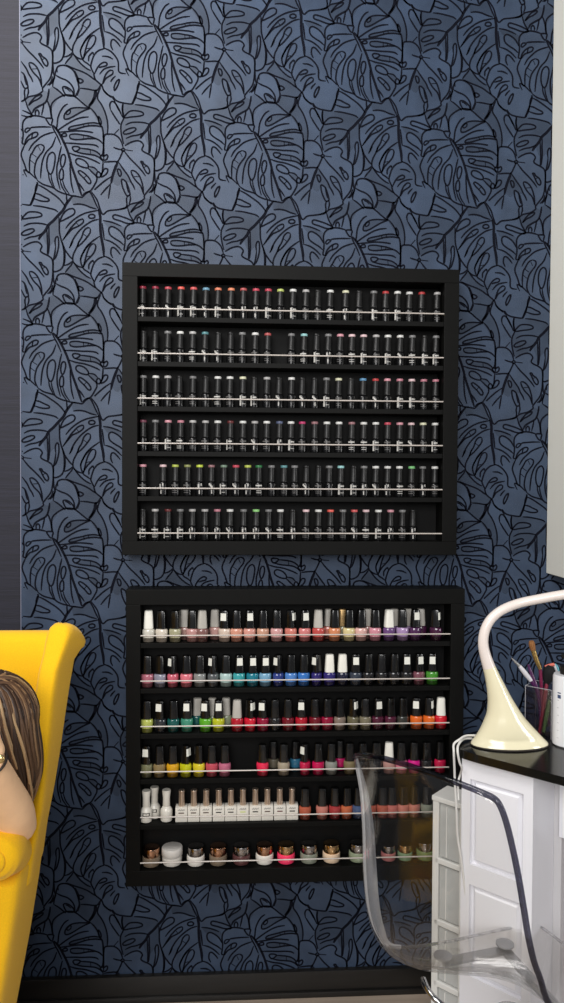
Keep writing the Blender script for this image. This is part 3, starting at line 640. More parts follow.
# worktop outline (rounded left end), in desk coordinates
b = bmesh.new()
ol = []
c = Vector((.018, .018)); 
tl = PZ(449.5, 741, ZT)
inv = Matrix.Rotation(-ang, 3, 'Z')
def dl(p): q = inv @ (Vector(p)-Vector((pL.x, pL.y, 0))); return Vector((q.x, q.y, p[2]))
f0 = -.018
pts = [(PW+.70, f0), (PW*.7, f0), (.03, f0+.0), (-.012, f0+.012), (-.026, .03), (-.022, .09), (-.005, .20), (.04, .235), (PW+.70, .255)]
sm = cr([Vector((x, y, 0)) for x, y in pts[1:-1]], 6)
sm = [Vector((pts[0][0], pts[0][1], 0))]+sm+[Vector((pts[-1][0], pts[-1][1], 0))]
lo = [b.verts.new((p.x, p.y, ZT-.018)) for p in sm]; hi = [b.verts.new((p.x, p.y, ZT)) for p in sm]
b.faces.new(hi); b.faces.new(lo[::-1])
for i in range(len(sm)): b.faces.new((lo[i], lo[(i+1) % len(sm)], hi[(i+1) % len(sm)], hi[i]))
bmesh.ops.bevel(b, geom=[e for e in b.edges if all(v in hi for v in e.verts)], offset=.003, segments=2, affect='EDGES')
obj('worktop', b, granite, desk, angle=30)
# ------------------------------------------------------------------ gooseneck lamp
cream = mat('lamp_cream', (232, 224, 190), .18, coat=.5); necko = mat('lamp_neck', (232, 220, 212), .32, coat=.2); dark = mat('lamp_foot', (40, 34, 30), .5)
bc = PZ(509.5, 744.6, ZT); dl_ = bc.y+D
K = [(509.5,744.2,40.3),(509.5,742,39.6),(509,738,36),(508,731,30),(506,721.5,23),(503.5,712,17.2),(500,700,12.6),(496.5,689,9.9),(492.5,677,7.7),(489,667,6.4)]
K2 = [(489,667,6.4),(485.2,655,5.6),(483.2,644,5.2),(484.2,633,5.0),(488.2,623,4.9),(495,615,4.8),(505,608.5,4.8),(520,603,4.8),(540,598.8,4.8),(564,594.6,4.8),(592,591.5,4.8),(622,592,4.8)]
lampP = lambda px, py, k=0: P(px, py, dl_-.0006*max(0, px-520))
sc_ = dl_/F
lamp = thing('desk_lamp', 'cream gooseneck desk lamp with flared trumpet base on the black worktop', 'lamp', (bc.x, bc.y, ZT+.002))
lo_ = Vector(lamp.location)
def lring(pts, name, m, cap=True, flat0=None, squash=None):
    b = bmesh.new(); Q = [lampP(x, y)-lo_ for x, y, r in pts]; R = [r*sc_ for *_, r in pts]
    P4 = cr([Vector((*q, r)) for q, r in zip(Q, R)], 5); rings = []
    for i, s in enumerate(P4):
        t = (Vector(P4[min(i+1, len(P4)-1)][:3])-Vector(P4[max(i-1, 0)][:3])).normalized()
        if flat0:           # the foot lies level, the throat follows the curve
            k = max(0, min(1, (i-flat0)/16)); t = (Vector((0, 0, 1))*(1-k)+t*k).normalized()
        v = Vector((0, 1, 0)); v = (v-t*v.dot(t)).normalized(); w_ = t.cross(v)
        rings.append([b.verts.new(Vector(s[:3])+(v*math.cos(2*PI*k/28)*(1 if not squash else 1-(1-squash)*max(0, min(1, (s[3]/sc_-8)/26)))+w_*math.sin(2*PI*k/28))*s[3]) for k in range(28)])
    for a, c_ in zip(rings, rings[1:]):
        for k in range(28): b.faces.new((a[k], a[(k+1) % 28], c_[(k+1) % 28], c_[k]))
    b.faces.new(rings[0][::-1]); b.faces.new(rings[-1])
    return obj(name, b, m, lamp)
zb = lampP(509.5, 741).z
lring(K, 'base', cream, flat0=22, squash=.52)
lring(K2, 'neck', necko)
b = bmesh.new(); lathe(b, [(.086, -.0018), (.0902, -.001), (.0904, .0008), (.086, .002)], 40, (0, 0, 0), ex=.54); obj('foot_ring', b, dark, lamp)
e = lampP(622, 592)-lo_
b = bmesh.new(); tube(b, [e+Vector((-.005, 0, .002)), e+Vector((.03, -.01, .004)), e+Vector((.12, -.03, .002)), e+Vector((.24, -.06, -.006)), e+Vector((.27, -.067, -.01))], [.014, .026, .032, .028, .008], 20, 6); obj('lamp_head', b, necko, lamp)
# ------------------------------------------------------------------ cable from the lamp over the worktop edge and down
cab = mat('cable_white', (226, 224, 220), .45)
ct = thing('power_cable', 'white cable running from the lamp over the worktop edge and hanging down', 'cable', (pL.x, pL.y, 0))
co = Vector(ct.location)
b = bmesh.new()
dA = dl_+.04
edge = PZ(452, 744.5, ZT)
A = [P(476, 735.5, dl_+.03), P(466, 735.8, dl_+.02), P(459.5, 739.5, dl_+.005), PZ(454, 744, ZT+.006)]
dx = (A[-1].y+D)
A = [p-co for p in A]
Bp = [P(453.8, 752, dx-.012), P(454.5, 770, dx-.004), P(455, 785, dx+.0), P(456.5, 812, dx-.01), P(457.5, 836, dx-.01), P(461.5, 862, dx-.012), P(465, 890, dx-.012), P(467, 920, dx-.012), P(470, 960, dx-.015), P(474, 1060, dx-.02)]
tube(b, A+[p-co for p in Bp], .0026, 8, 6)
obj('lead', b, cab, ct)
b = bmesh.new()
tube(b, [P(472, 738.5, dl_+.03)-co, P(464, 739, dl_+.02)-co, PZ(458.5, 744.5, ZT+.006)-co, P(457.6, 751, dx-.022)-co, P(459.5, 762, dx-.022)-co, P(461.8, 768, dx-.016)-co, P(460.5, 774, dx+.012)-co, P(458, 784, dx+.008)-co, P(458.5, 800, dx-.004)-co], .0026, 8, 6)
obj('lead', b, cab, ct)
# ------------------------------------------------------------------ white plastic drawer tower beside the pedestal
pl = mat('tower_white', (226, 226, 222), .4)
frost = mat('tower_drawer', (186, 188, 186), .45, noise=((10, 10, 14), .12))
cl_ = nn*.048
tR = pL+cl_+u*.004
TWd = .118; t0 = Vector((pL.x, pL.y, 0))+nn*.05+u*.018-u*TWd
tzt = P(433, 795, t0.y+D).z
tow = thing('drawer_tower', 'narrow white plastic drawer tower behind the clear chair, beside the desk', 'storage tower', (t0.x, t0.y, 0), ang)
def tb(name, a, m, bev=.002, par=tow): b = bmesh.new(); box(b, *a, bev); return obj(name, b, m, par, smooth=False)
TDp = .075
for x in (0, TWd-.014-.034):
    tb('post', (x, x+.016, 0, .012, 0, tzt-.012), pl); tb('post', (x, x+.016, TDp-.012, TDp, 0, tzt-.012), pl)
tb('top_panel', (-.002, TWd-.032, -.002, TDp, tzt-.012, tzt), pl)
for k in range(4):
    zz = tzt-.012-.148*(k+1)
    if zz < 0: break
    tb('shelf_rail', (.006, TWd-.04, 0, TDp, zz, zz+.013), pl)
    d_ = tb('drawer', (.017, TWd-.049, .005, TDp-.014, zz+.016, zz+.144), frost)
    tb('drawer_rib', (.034, .037, .002, .006, zz+.02, zz+.140), pl, .0008, d_)
# ------------------------------------------------------------------ things on the worktop
cupc = PZ(543, 734.5, ZT); cd_ = cupc.y+D
clearc = clear_mat('acrylic_clear', (.84, .80, .83), edge=.35, base=.05)
cup_glint = clear_mat('acrylic_cup_glint', (.8, .8, .82), edge=.5, base=.15, milk=.3)  # milky white paints the bright glints along the cup's edges
cup = thing('brush_cup', 'clear square acrylic cup of nail brushes on the black worktop', 'cup', (cupc.x, cupc.y, ZT+.0005), ang)
ch = P(543, 685.5, cd_).z-ZT; cw = .031
b = bmesh.new()
for (x0_, x1_, y0_, y1_) in ((-cw, cw, -cw, -cw+.0025), (-cw, cw, cw-.0025, cw), (-cw, -cw+.0025, -cw+.0025, cw-.0025), (cw-.0025, cw, -cw+.0025, cw-.0025)):
    box(b, x0_, x1_, y0_, y1_, .003, ch, .0006)
box(b, -cw, cw, -cw, cw, 0, .0035, .0006)
obj('cup_wall', b, clearc, cup, smooth=False)
b = bmesh.new(); cs = [(-cw, -cw), (cw, -cw), (cw, cw), (-cw, cw)]
for k in range(4):
    p, q = cs[k], cs[(k+1) % 4]; tube(b, [(*p, ch), (*q, ch)], .0010, 6, 1); tube(b, [(*p, .002), (*p, ch)], .0010, 6, 1)
obj('edge_glint', b, cup_glint, cup)
def stick_(name, label, cat, segs, dz=0.0):
    """segs: (part name, [(px,py,r)...], material, depth offset)"""
    first = segs[0][1][0]; o_ = P(first[0], first[1], cd_+dz)
    t = thing(name, label, cat, o_)
    for pn, pts, m in segs:
        b = bmesh.new(); tube(b, [P(x, y, cd_+dz+(y-first[1])*.00012*(1 if dz < .004 else -1))-o_ for x, y, r in pts], [r*cd_/F for *_, r in pts], 12, 3); obj(pn, b, m, t)
    return t
gold = mat('ferrule_gold', (190, 160, 100), .3, metal=.9); mag = mat('handle_magenta', (112, 26, 64), .3, coat=.4); pur = mat('handle_purple', (74, 30, 78), .3, coat=.4)
brn = mat('bristle_brown', (140, 92, 48), .8, noise=((800, 800, 60), .4)); slv = mat('tool_silver', (200, 200, 200), .3, metal=.8); wht = mat('tool_white', (214, 212, 216), .4)
stick_('makeup_brush', 'brush with flat brown bristles and gold ferrule standing in the cup', 'brush', [('bristles', [(531.3, 641, 2.2), (531.8, 644, 3.2), (533, 650, 2.6)], brn), ('ferrule', [(532.9, 649, 2.5), (536, 659, 2.5), (540.2, 669, 1.9)], gold), ('handle', [(540.2, 669, 1.8), (541.5, 690, 1.7), (541.5, 712, 1.6), (541, 735, 1.2)], mag)])
stick_('craft_knife', 'silver tipped cuticle knife leaning to the left in the cup', 'knife', [('blade', [(511.5, 658, .4), (515, 661.5, 1.2), (519.5, 666, 1.6)], slv), ('handle', [(519.5, 666, 1.9), (525, 673, 2.6), (531, 680.5, 2.3)], wht), ('grip', [(531, 680.5, 2.1), (540, 696, 1.8), (550, 726, 1.3)], pur)], .014)
stick_('nail_brush', 'purple handled nail brush in the cup, left of the flat brush', 'brush', [('handle', [(528.3, 664.5, 1.2), (531.5, 674, 1.9), (536.5, 688, 2.2), (540, 708, 1.6), (540, 734, 1.2)], pur)], .012)
stick_('dotting_tool', 'pink red handled nail tool in the cup, right of the flat brush', 'nail tool', [('handle', [(547, 679, 1.3), (546, 690, 2.1), (544, 704, 2), (539, 734, 1.3)], mat('handle_red', (128, 34, 56), .3, coat=.3))], .006)
stick_('cuticle_pen', 'green pen slanting low inside the brush cup', 'pen', [('barrel', [(549.5, 700, 1.3), (546.5, 716, 2), (543.5, 732, 1.5)], mat('pen_green', (76, 110, 62), .35, coat=.3))], -.008)
stick_('powder_brush', 'dark brush with a wide black head in the cup', 'brush', [('head', [(551, 666, 3), (549.5, 671, 6.3), (548, 678, 5.4), (546.5, 685, 2.2)], mat('bristle_black', (16, 15, 18), .9, noise=((500, 500, 60), .4))), ('handle', [(546.5, 685, 1.6), (545.5, 712, 1.6), (544.5, 735, 1.3)], mat('handle_black', (20, 20, 22), .3))], .010)
stick_('gel_pen', 'pen with coral pink cap behind the white bottle', 'pen', [('cap', [(544.8, 666.5, 1), (549, 665.3, 1.6), (554, 664.5, 1.8)], mat('pen_coral', (224, 120, 104), .4)), ('barrel', [(554, 664.5, 1.5), (560, 690, 1.5), (552, 735, 1.3)], wht)], .026)
stick_('marker_pen', 'pen with turquoise cap behind the white bottle', 'pen', [('cap', [(554.5, 664.5, 1.7), (557, 668, 2), (557.8, 673, 1.8)], mat('pen_aqua', (96, 176, 190), .4)), ('barrel', [(557.8, 673, 1.5), (557, 700, 1.5), (553, 735, 1.3)], wht)], .034)
# pump bottle
bt = PZ(566.5, 744.5, ZT); bd = bt.y+D; br = 14.2*bd/F; bh = P(566, 674, bd).z-ZT
pb = thing('pump_bottle', 'white round bottle with black pump beside the brush cup', 'bottle', (bt.x, bt.y, ZT+.0005))
b = bmesh.new(); lathe(b, [(br*.9, 0), (br, .003), (br, bh-.006), (br*.93, bh-.001), (br*.5, bh)], 32); obj('bottle_body', b, mat('bottle_white', (224, 224, 226), .3, coat=.3), pb)
b = bmesh.new(); lathe(b, [(br*.52, bh), (br*.52, bh+.018), (br*.4, bh+.020), (.006, bh+.021), (.006, bh+.034), (.014, bh+.036), (.014, bh+.043)], 24); tube(b, [(0, 0, bh+.039), (.03, -.012, bh+.039), (.038, -.015, bh+.034)], .004, 10, 3); obj('pump', b, mat('pump_black', (20, 20, 22), .35), pb)
def bl(fn, m, name): b = bmesh.new(); fn(b); return obj(name, b, m, pb)
def blab(b):
    r = br+.0004
    for z, h in ((.110, .008), (.121, .0025)): patch(b, r, -1.12, -.86, z, z+h, 3)
    patch(b, r, -.6, .6, .108, .122, 8)
bl(blab, mat('print_blue', (60, 76, 110), .5), 'label_print')
def ticks(b):
    for k in range(6): patch(b, br+.0004, -1.15, -1.0, .02+.017*k, .0208+.017*k, 2)
bl(ticks, mat('print_grey_tick', (150, 150, 154), .5), 'scale_print')
# ------------------------------------------------------------------ white wall cabinet, top right
cx = P(550, 300, D).x-.001; cz = P(547.5, 573, D).z
cabm = mat('cabinet_white', (226, 225, 216), .4)
wc = thing('wall_cabinet', 'tall white wall cabinet at the right edge, above the desk', 'cabinet', (cx, 0, cz))
b = bmesh.new(); box(b, 0, .62, -.30, -.001, 0, 1.7, .002); obj('carcass', b, cabm, wc, smooth=False)
for x in (.002, .312):
    b = bmesh.new(); box(b, x, x+.306, -.319, -.3005, .002, 1.698, .002); d_ = obj('door', b, cabm, wc, smooth=False)
    b = bmesh.new(); hx = x+(.27 if x < .1 else .03); tube(b, [(hx, -.319, .06), (hx, -.345, .06), (hx, -.345, .2), (hx, -.319, .2)], .004, 8, 4); obj('handle', b, MATS['chrome'], d_)
# ------------------------------------------------------------------ clear acrylic chair
shell_m = clear_mat('acrylic_shell', (.955, .952, .945), rough=.03, edge=.6, base=.04, milk=.004)
flange_m = clear_mat('acrylic_flange_whitened', (.85, .86, .88), rough=.06, edge=.8, base=.12, milk=.40)  # white diffuse stands for light gathered in the flange
painted_glint = clear_mat('acrylic_painted_glint', (.85, .85, .88), rough=.05, edge=.8, base=.25, milk=.75)  # painted highlight, whitish diffuse in place of refracted room light
edge_m = clear_mat('acrylic_edge_painted_pale', (.80, .80, .82), rough=.04, edge=.8, base=.1, milk=.12)  # pale copy of the shell edge, its brightness put into the colour
rim_m = clear_mat('acrylic_edge_painted_dark', (.30, .30, .36), rough=.03)  # dark copy of the shell edge, refraction darkening put into the tint
chrome = MATS['chrome']
FEp = [(355,757,1.50),(361,790,1.497),(364,830,1.49),(365,870,1.483),(369,908,1.478),(378,934,1.475),(393,947,1.478),(440,943,1.50),(500,930,1.532),(536,924,1.548)]
NEp = [(484,793.5,1.185),(497,801,1.168),(505.5,820,1.163),(513,850,1.16),(519,880,1.155),(524,910,1.15),(530,945,1.15),(539,975,1.155),(562,1018,1.165),(660,1072,1.175)]
FE = [P(*p) for p in FEp]; NE = [P(*p) for p in NEp]
Fd = Vector((.88, .30, 0)).normalized()
BV = [(-.045, .030), (-.055, .012), (-.062, 0), (-.066, 0), (-.070, -.006), (-.068, -.020), (-.040, -.034), (.0, -.030), (.02, -.022), (.045, -.008)]
BV = [Fd*a+Vector((0, 0, z)) for a, z in BV]
fe, ne, bv = cr(FE, 5), cr(NE, 5), cr(BV, 5)
NU = 22
def spt(i, k):
    t = k/NU; s = math.sin(PI*t)**.8
    return fe[i]*(1-t)+ne[i]*t+bv[i]*s
org = Vector((.56, -D+1.34, 0))
chair = thing('acrylic_chair', 'clear smoky acrylic bucket chair on chrome base, pulled up beside the desk', 'chair', org)
b = bmesh.new()
G = [[b.verts.new(spt(i, k)-org) for k in range(NU+1)] for i in range(len(fe))]
for i in range(len(fe)-1):
    for k in range(NU): b.faces.new((G[i][k], G[i][k+1], G[i+1][k+1], G[i+1][k]))
so = obj('shell', b, shell_m, chair)
md = so.modifiers.new('thick', 'SOLIDIFY'); md.thickness = .006; md.offset = 0
bpy.context.view_layer.update(); applied(so)
loop = [spt(i, 0) for i in range(len(fe))]+[spt(len(fe)-1, k) for k in range(1, NU)]+[spt(i, NU) for i in range(len(fe)-1, -1, -1)]+[spt(0, k) for k in range(NU-1, 0, -1)]
# slim shell edge, its bright and dark refraction put into pale and dark tints
nfe = len(fe)+NU-1
b = bmesh.new(); tube(b, [p-org for p in loop[:nfe+8]], .0030, 10, 1); obj('lip', b, edge_m, chair)
b = bmesh.new(); tube(b, [p-org for p in loop[nfe+4:]+[loop[0]]], .0054, 10, 1); obj('rolled_edge', b, rim_m, chair)
# flange along the far side of the back
b = bmesh.new()
fl = []
for i in range(0, 32):
    w_ = .002+.026*max(0, math.sin(PI*min(1, i/31)))**1.3
    p = spt(i, 0); fl.append((p-org, p+Vector((.35, .85, 0)).normalized()*w_*1.2+Fd*w_*.5-org))
vv = [(b.verts.new(a), b.verts.new(c_)) for a, c_ in fl]
for p, q in zip(vv, vv[1:]): b.faces.new((p[0], q[0], q[1], p[1]))
fl2 = [p[1].co.copy() for p in vv]; fl1 = [p[0].co.copy() for p in vv]
fo = obj('side_flange', b, flange_m, chair); md = fo.modifiers.new('t', 'SOLIDIFY'); md.thickness = .004; bpy.context.view_layer.update(); applied(fo)
b = bmesh.new(); tube(b, fl2[6:], .0028, 8, 1); tube(b, fl1[2:30], .0034, 8, 1); obj('flange_glint', b, painted_glint, chair)  # highlight lines of the flange edges, added as whitish tubes
# bolts, bracket, column and foot
plate = mat('bracket_grey', (150, 150, 152), .4, metal=.4)
bolts = [PZ(443, 955, .425), PZ(505, 943, .425), PZ(590, 1036, .425), PZ(520, 1056, .425)]
hub = (bolts[0]+bolts[1]+bolts[2]+bolts[3])/4
for q in bolts:
    b = bmesh.new(); lathe(b, [(.0175, 0), (.0185, .001), (.0185, .0035), (.012, .005)], 24, q-org+Vector((0, 0, -.004))); obj('bolt_washer', b, plate, chair)
def bar(p, q, w, h, name, m):
    b = bmesh.new(); t = (q-p).normalized(); s = Vector((-t.y, t.x, 0))*w/2; vs = []
    for c_ in (p, q):
        for sx, sz in ((-1, 0), (1, 0), (1, 1), (-1, 1)): vs.append(b.verts.new(c_+s*sx+Vector((0, 0, h*sz))-org))
    for f in ((0, 1, 2, 3), (4, 5, 6, 7), (0, 1, 5, 4), (1, 2, 6, 5), (2, 3, 7, 6), (3, 0, 4, 7)): b.faces.new([vs[k] for k in f])
    return obj(name, b, m, chair, smooth=False)
zz = Vector((0, 0, -.018))
bar(bolts[0]+zz, bolts[1]+zz, .022, .006, 'bracket_bar', plate); bar(bolts[3]+zz, bolts[2]+zz, .022, .006, 'bracket_bar', plate)
bar(bolts[1]+zz, bolts[2]+zz, .022, .006, 'bracket_bar', plate)
bar(bolts[1]*.3+bolts[2]*.7+zz*1.3, bolts[3]+zz*1.3, .05, .006, 'bracket_bar', plate)
b = bmesh.new(); lathe(b, [(.030, hub.z-.075), (.034, hub.z-.07), (.034, hub.z-.04), (.028, hub.z-.035)], 24, (hub.x-org.x, hub.y-org.y, 0)); lathe(b, [(.022, .03), (.022, hub.z-.06)], 24, (hub.x-org.x, hub.y-org.y, 0)); obj('column', b, chrome, chair)
b = bmesh.new(); lathe(b, [(.20, .0), (.205, .004), (.19, .010), (.10, .018), (.04, .030), (.03, .040)], 40, (hub.x-org.x, hub.y-org.y, 0)); obj('foot', b, chrome, chair)
b = bmesh.new(); tube(b, [P(423, 979, 1.395)-org, P(428, 990, 1.37)-org, P(440, 1003, 1.35)-org, P(470, 1022, 1.34)-org, hub+Vector((0, 0, -.05))-org], .006, 10, 5); obj('bracket_arm', b, chrome, chair)
# ------------------------------------------------------------------ yellow wing armchair
yel = mat('fabric_yellow', (236, 182, 14), .85, noise=((420, 420, 420), .06), bump=((900, 900, 900), .25), sheen=.15, spec=.25)
wood = mat('leg_brown', (60, 42, 30), .45)
XC = -.755
ac = thing('wing_armchair', 'bright yellow upholstered wing armchair at the left edge', 'armchair', (XC, -D+1.45, 0))
ao = Vector(ac.location)
def Lp(x, d): return Vector((x-ao.x, -D+d-ao.y, 0))
def lv(z, FO, FI, RO, RI, mir):
    q = [Lp(*p) for p in (FO, FI, RO, RI)]
    if mir: q = [Vector((-p.x, p.y, 0)) for p in q]
    return (z, *q)
WING = [(.60,(-.392,1.40),(-.46,1.41),(-.404,1.565),(-.47,1.61)),(.66,(-.386,1.415),(-.435,1.42),(-.398,1.575),(-.455,1.62)),(.73,(-.377,1.435),(-.422,1.44),(-.387,1.59),(-.44,1.63)),(.80,(-.374,1.455),(-.417,1.46),(-.377,1.60),(-.435,1.64)),(.87,(-.371,1.472),(-.414,1.477),(-.3685,1.61),(-.43,1.65)),(.93,(-.370,1.488),(-.412,1.493),(-.361,1.62),(-.42,1.66)),(.98,(-.367,1.508),(-.409,1.513),(-.354,1.632),(-.415,1.67))]
TOPW = [(lambda y: 1.010-.014*y**2,(-.360,1.525),(-.405,1.530),(-.342,1.64),(-.405,1.675)),(lambda y: 1.032-.034*y**3,(-.354,1.535),(-.404,1.54),(-.3345,1.646),(-.402,1.68)),(lambda y: 1.049-.046*y**3,(-.352,1.545),(-.402,1.55),(-.333,1.648),(-.398,1.68)),(lambda y: 1.059-.052*y**3,(-.355,1.553),(-.398,1.557),(-.337,1.644),(-.393,1.675)),(lambda y: 1.065-.055*y**3,(-.361,1.562),(-.391,1.565),(-.346,1.635),(-.387,1.665)),(lambda y: 1.067-.056*y**3,(-.369,1.572),(-.381,1.574),(-.362,1.625),(-.38,1.65))]
ARM = [(.13,(-.475,1.34),(-.55,1.34),(-.467,1.45),(-.55,1.50)),(.20,(-.465,1.337),(-.545,1.337),(-.455,1.465),(-.545,1.51)),(.34,(-.442,1.335),(-.53,1.335),(-.433,1.485),(-.53,1.53)),(.46,(-.418,1.335),(-.51,1.335),(-.417,1.52),(-.51,1.56)),(.56,(-.402,1.335),(-.49,1.335),(-.407,1.55),(-.49,1.59)),(.635,(-.394,1.340),(-.485,1.340),(-.402,1.57),(-.48,1.61))]
for mir in (0, 1):
    b = bmesh.new()
    L_ = [lv(*a, mir) for a in WING+TOPW]
    quad_loft(b, L_[:-1]+[L_[-1]], n=48, e=5, capk=())
    obj('wing', b, yel, ac, angle=60)
    b = bmesh.new(); quad_loft(b, [lv(*a, mir) for a in ARM], n=48, e=6, capk=(.9,), captop=.01)
    sg = -1 if mir else 1
    def rp(px, py, d): p = P(px, py, d)-ao; return Vector((p.x*sg, p.y, p.z))
    fr = P(-3, 858, 1.31); cz_ = fr.z
    def rq(x, d, z): return Vector(((x-ao.x)*sg, -D+d-ao.y, z))
    X0 = fr.x-.004
    tube(b, [rq(X0, 1.298, cz_), rq(X0, 1.303, cz_), rq(X0, 1.316, cz_), rq(X0, 1.345, cz_-.004), rq(X0-.002, 1.40, cz_-.036), rq(X0-.006, 1.47, cz_-.055), rq(X0-.008, 1.52, cz_-.06)], [.0245, .035, .0435, .0455, .039, .031, .022], 28, 5)
    obj('arm', b, yel, ac, angle=50)
    b = bmesh.new(); lathe(b, [(.0215, -.002), (.0225, .003), (.020, .0065), (.010, .008), (.002, .0082)], 24)
    for v in b.verts: v.co = Vector((v.co.x, -v.co.z, v.co.y))+rq(X0, 1.2985, cz_)
    obj('scroll_button', b, yel, ac, angle=50)
# back between the wings, with a softly rolled top edge
b = bmesh.new()
zt_ = P(20, 633, 1.60).z
prof = [(1.49, .38), (1.52, .52), (1.545, .66), (1.57, .80), (1.585, .90), (1.592, zt_-.05), (1.597, zt_-.018), (1.61, zt_-.003), (1.63, zt_), (1.655, zt_-.006), (1.675, zt_-.022), (1.685, zt_-.06), (1.66, .80), (1.61, .50), (1.55, .2), (1.52, .13), (1.47, .13)]
xs = [-.37, -.34, -.2, 0, .2, .34, .37]
R_ = []
for x in xs:
    sag = .012*(abs(x)/.37)**2
    R_.append([b.verts.new((x*min(1, .60+.42*max(0, z-.1)/.9), -D+d-ao.y-(sag if d < 1.62 else 0), z)) for d, z in prof])
for a, c_ in zip(R_, R_[1:]):
    for k in range(len(prof)): b.faces.new((a[k], a[(k+1) % len(prof)], c_[(k+1) % len(prof)], c_[k]))
b.faces.new(R_[0][::-1]); b.faces.new(R_[-1])
obj('backrest', b, yel, ac, angle=50)
b = bmesh.new(); box(b, -.262, .262, -D+1.02-ao.y, -D+1.52-ao.y, .27, .405, .03); obj('seat_cushion', b, yel, ac, angle=60)
b = bmesh.new(); box(b, -.285, .285, -D+1.06-ao.y, -D+1.50-ao.y, .13, .28, .012); obj('seat_frame', b, yel, ac, angle=60)
for x in (-.26, .26):
    for d in (1.10, 1.46):
        b = bmesh.new(); lathe(b, [(.014, 0), (.016, .002), (.024, .13), (.024, .135)], 16, (x, -D+d-ao.y, 0)); obj('leg', b, wood, ac)
# ------------------------------------------------------------------ the person in the armchair
skin = mat('skin', (252, 206, 162), .5, noise=((30, 30, 30), .05), spec=.35)
cloth = mat('top_black', (18, 18, 21), .85, noise=((60, 60, 60), .2)); denim = mat('trousers_dark', (34, 36, 46), .85, noise=((200, 200, 200), .2))
hip = Vector((-.755, -D+1.33, .50))
man = thing('person', 'person with long brown hair in the yellow armchair, head propped on one hand', 'person', (hip.x, hip.y, .405))
mo = Vector(man.location)
def V(x, d, z): return Vector((x, -D+d, z))-mo
def Q(px, py, d): return P(px, py, d)-mo
def ell(b, c, rx, ry, rz, rot=None):
    r = bmesh.ops.create_uvsphere(b, u_segments=24, v_segments=16, radius=1)
    M = Matrix.Translation(c) @ (rot.to_4x4() if rot else Matrix.Identity(4)) @ Matrix.Diagonal((rx, ry, rz, 1))
    bmesh.ops.transform(b, matrix=M, verts=r['verts'])
def fused(name, b, m, vox, par=man, it=6):
    o = obj(name, b, m, par)
    rm = o.modifiers.new('r', 'REMESH'); rm.mode = 'VOXEL'; rm.voxel_size = vox
    sm = o.modifiers.new('s', 'SMOOTH'); sm.factor = .5; sm.iterations = it
    bpy.context.view_layer.update(); applied(o); return o
hc = Q(-25, 738, 1.335)                    # head centre
face = Vector((-.55, -.78, -.28)).normalized(); hu = Vector((.30, -.10, .95)); hu = (hu-face*hu.dot(face)).normalized(); hs = face.cross(hu)
HR = Matrix((hs, -face, hu)).transposed()  # head axes: x side, -y face, z up
def hd(x, y, z): return hc+HR @ Vector((x, y, z))
neck = V(-.60, 1.42, .865); chest = V(-.715, 1.40, .74); belly = V(-.755, 1.37, .60); pel = V(-.755, 1.35, .51)
shL = V(-.60, 1.45, .825); elL = Q(18, 826, 1.385); wrL = Q(-11, 759, 1.225)
shR = V(-.875, 1.37, .83); elR = V(-.985, 1.22, .62); wrR = V(-.83, 1.07, .56)
b = bmesh.new()
# trunk
tube(b, [pel-Vector((0, 0, .06)), pel, belly, chest, (chest*.35+neck*.65), neck], [.11, .135, .125, .145, .10, .058], 24, 5)
tube(b, [chest+Vector((-.09, 0, .02)), shR], [.09, .062], 16, 4); tube(b, [chest+Vector((.06, 0, .05)), shL], [.09, .06], 16, 4)
tube(b, [neck-Vector((0, 0, .03)), neck*.5+hc*.5, hd(0, .02, -.06)], [.058, .052, .055], 18, 4)
# head: skull, jaw, nose, lips, ears
ell(b, hd(0, .012, .018), .074, .092, .090, HR); ell(b, hd(0, -.022, -.045), .056, .062, .062, HR); ell(b, hd(0, -.050, -.088), .026, .026, .022, HR)
tube(b, [hd(0, -.083, .012), hd(0, -.095, -.012), hd(0, -.101, -.026), hd(0, -.085, -.034)], [.007, .009, .012, .008], 12, 3)
tube(b, [hd(-.021, -.072, -.060), hd(0, -.082, -.058), hd(.021, -.072, -.060)], [.004, .0065, .004], 10, 3); tube(b, [hd(-.018, -.072, -.068), hd(0, -.081, -.068), hd(.018, -.072, -.068)], [.004, .007, .004], 10, 3)
for s in (-1, 1):
    ell(b, hd(.074*s, .012, -.012), .009, .019, .030, HR); ell(b, hd(.032*s, -.070, .022), .022, .014, .008, HR); ell(b, hd(.034*s, -.058, -.025), .026, .026, .022, HR)
# arms
tube(b, [shL, shL*.5+elL*.5+Vector((0, .0, -.012)), elL], [.060, .047, .037], 18, 5)
tube(b, [elL+(elL-wrL).normalized()*.012, elL*.78+wrL*.22, elL*.45+wrL*.55, wrL], [.032, .0385, .033, .0235], 20, 5)
tube(b, [shR, shR*.5+elR*.5, elR], [.060, .048, .038], 18, 5); tube(b, [elR, elR*.75+wrR*.25, elR*.4+wrR*.6, wrR], [.037, .040, .032, .024], 18, 5)
# hands: palm, four bent fingers, thumb
def hand(w, kn, side, out, lens, curl, tdir):
    """w wrist, kn centre of the knuckles, side towards the little finger, out the back of the hand"""
    up_ = (kn-w).normalized(); side = (side-up_*side.dot(up_)).normalized()
    for k in range(4):
        o_ = side*((k-1.5)*.0185); base = kn+o_*1.0-up_*(.004*abs(k-1.2))
        tube(b, [w+o_*.45, w*.45+base*.55, base], [.017, .0165, .0115], 12, 3)
        L = lens[k]; d1 = (up_+curl*.25).normalized(); d2 = (up_+curl*.8).normalized(); d3 = (up_*.6+curl*1.1).normalized()
        a1 = base+d1*L*.45; a2 = a1+d2*L*.32; a3 = a2+d3*L*.23
        tube(b, [base, a1, a2, a3], [.0105, .0092, .0082, .0065], 10, 4)
    tb_ = w*.72+kn*.28-side*.024
    tube(b, [w-side*.008, tb_, tb_+tdir*.036, tb_+tdir*.062+up_*.006], [.015, .0145, .0105, .008], 12, 4)
knL = Q(-26, 730, 1.205)
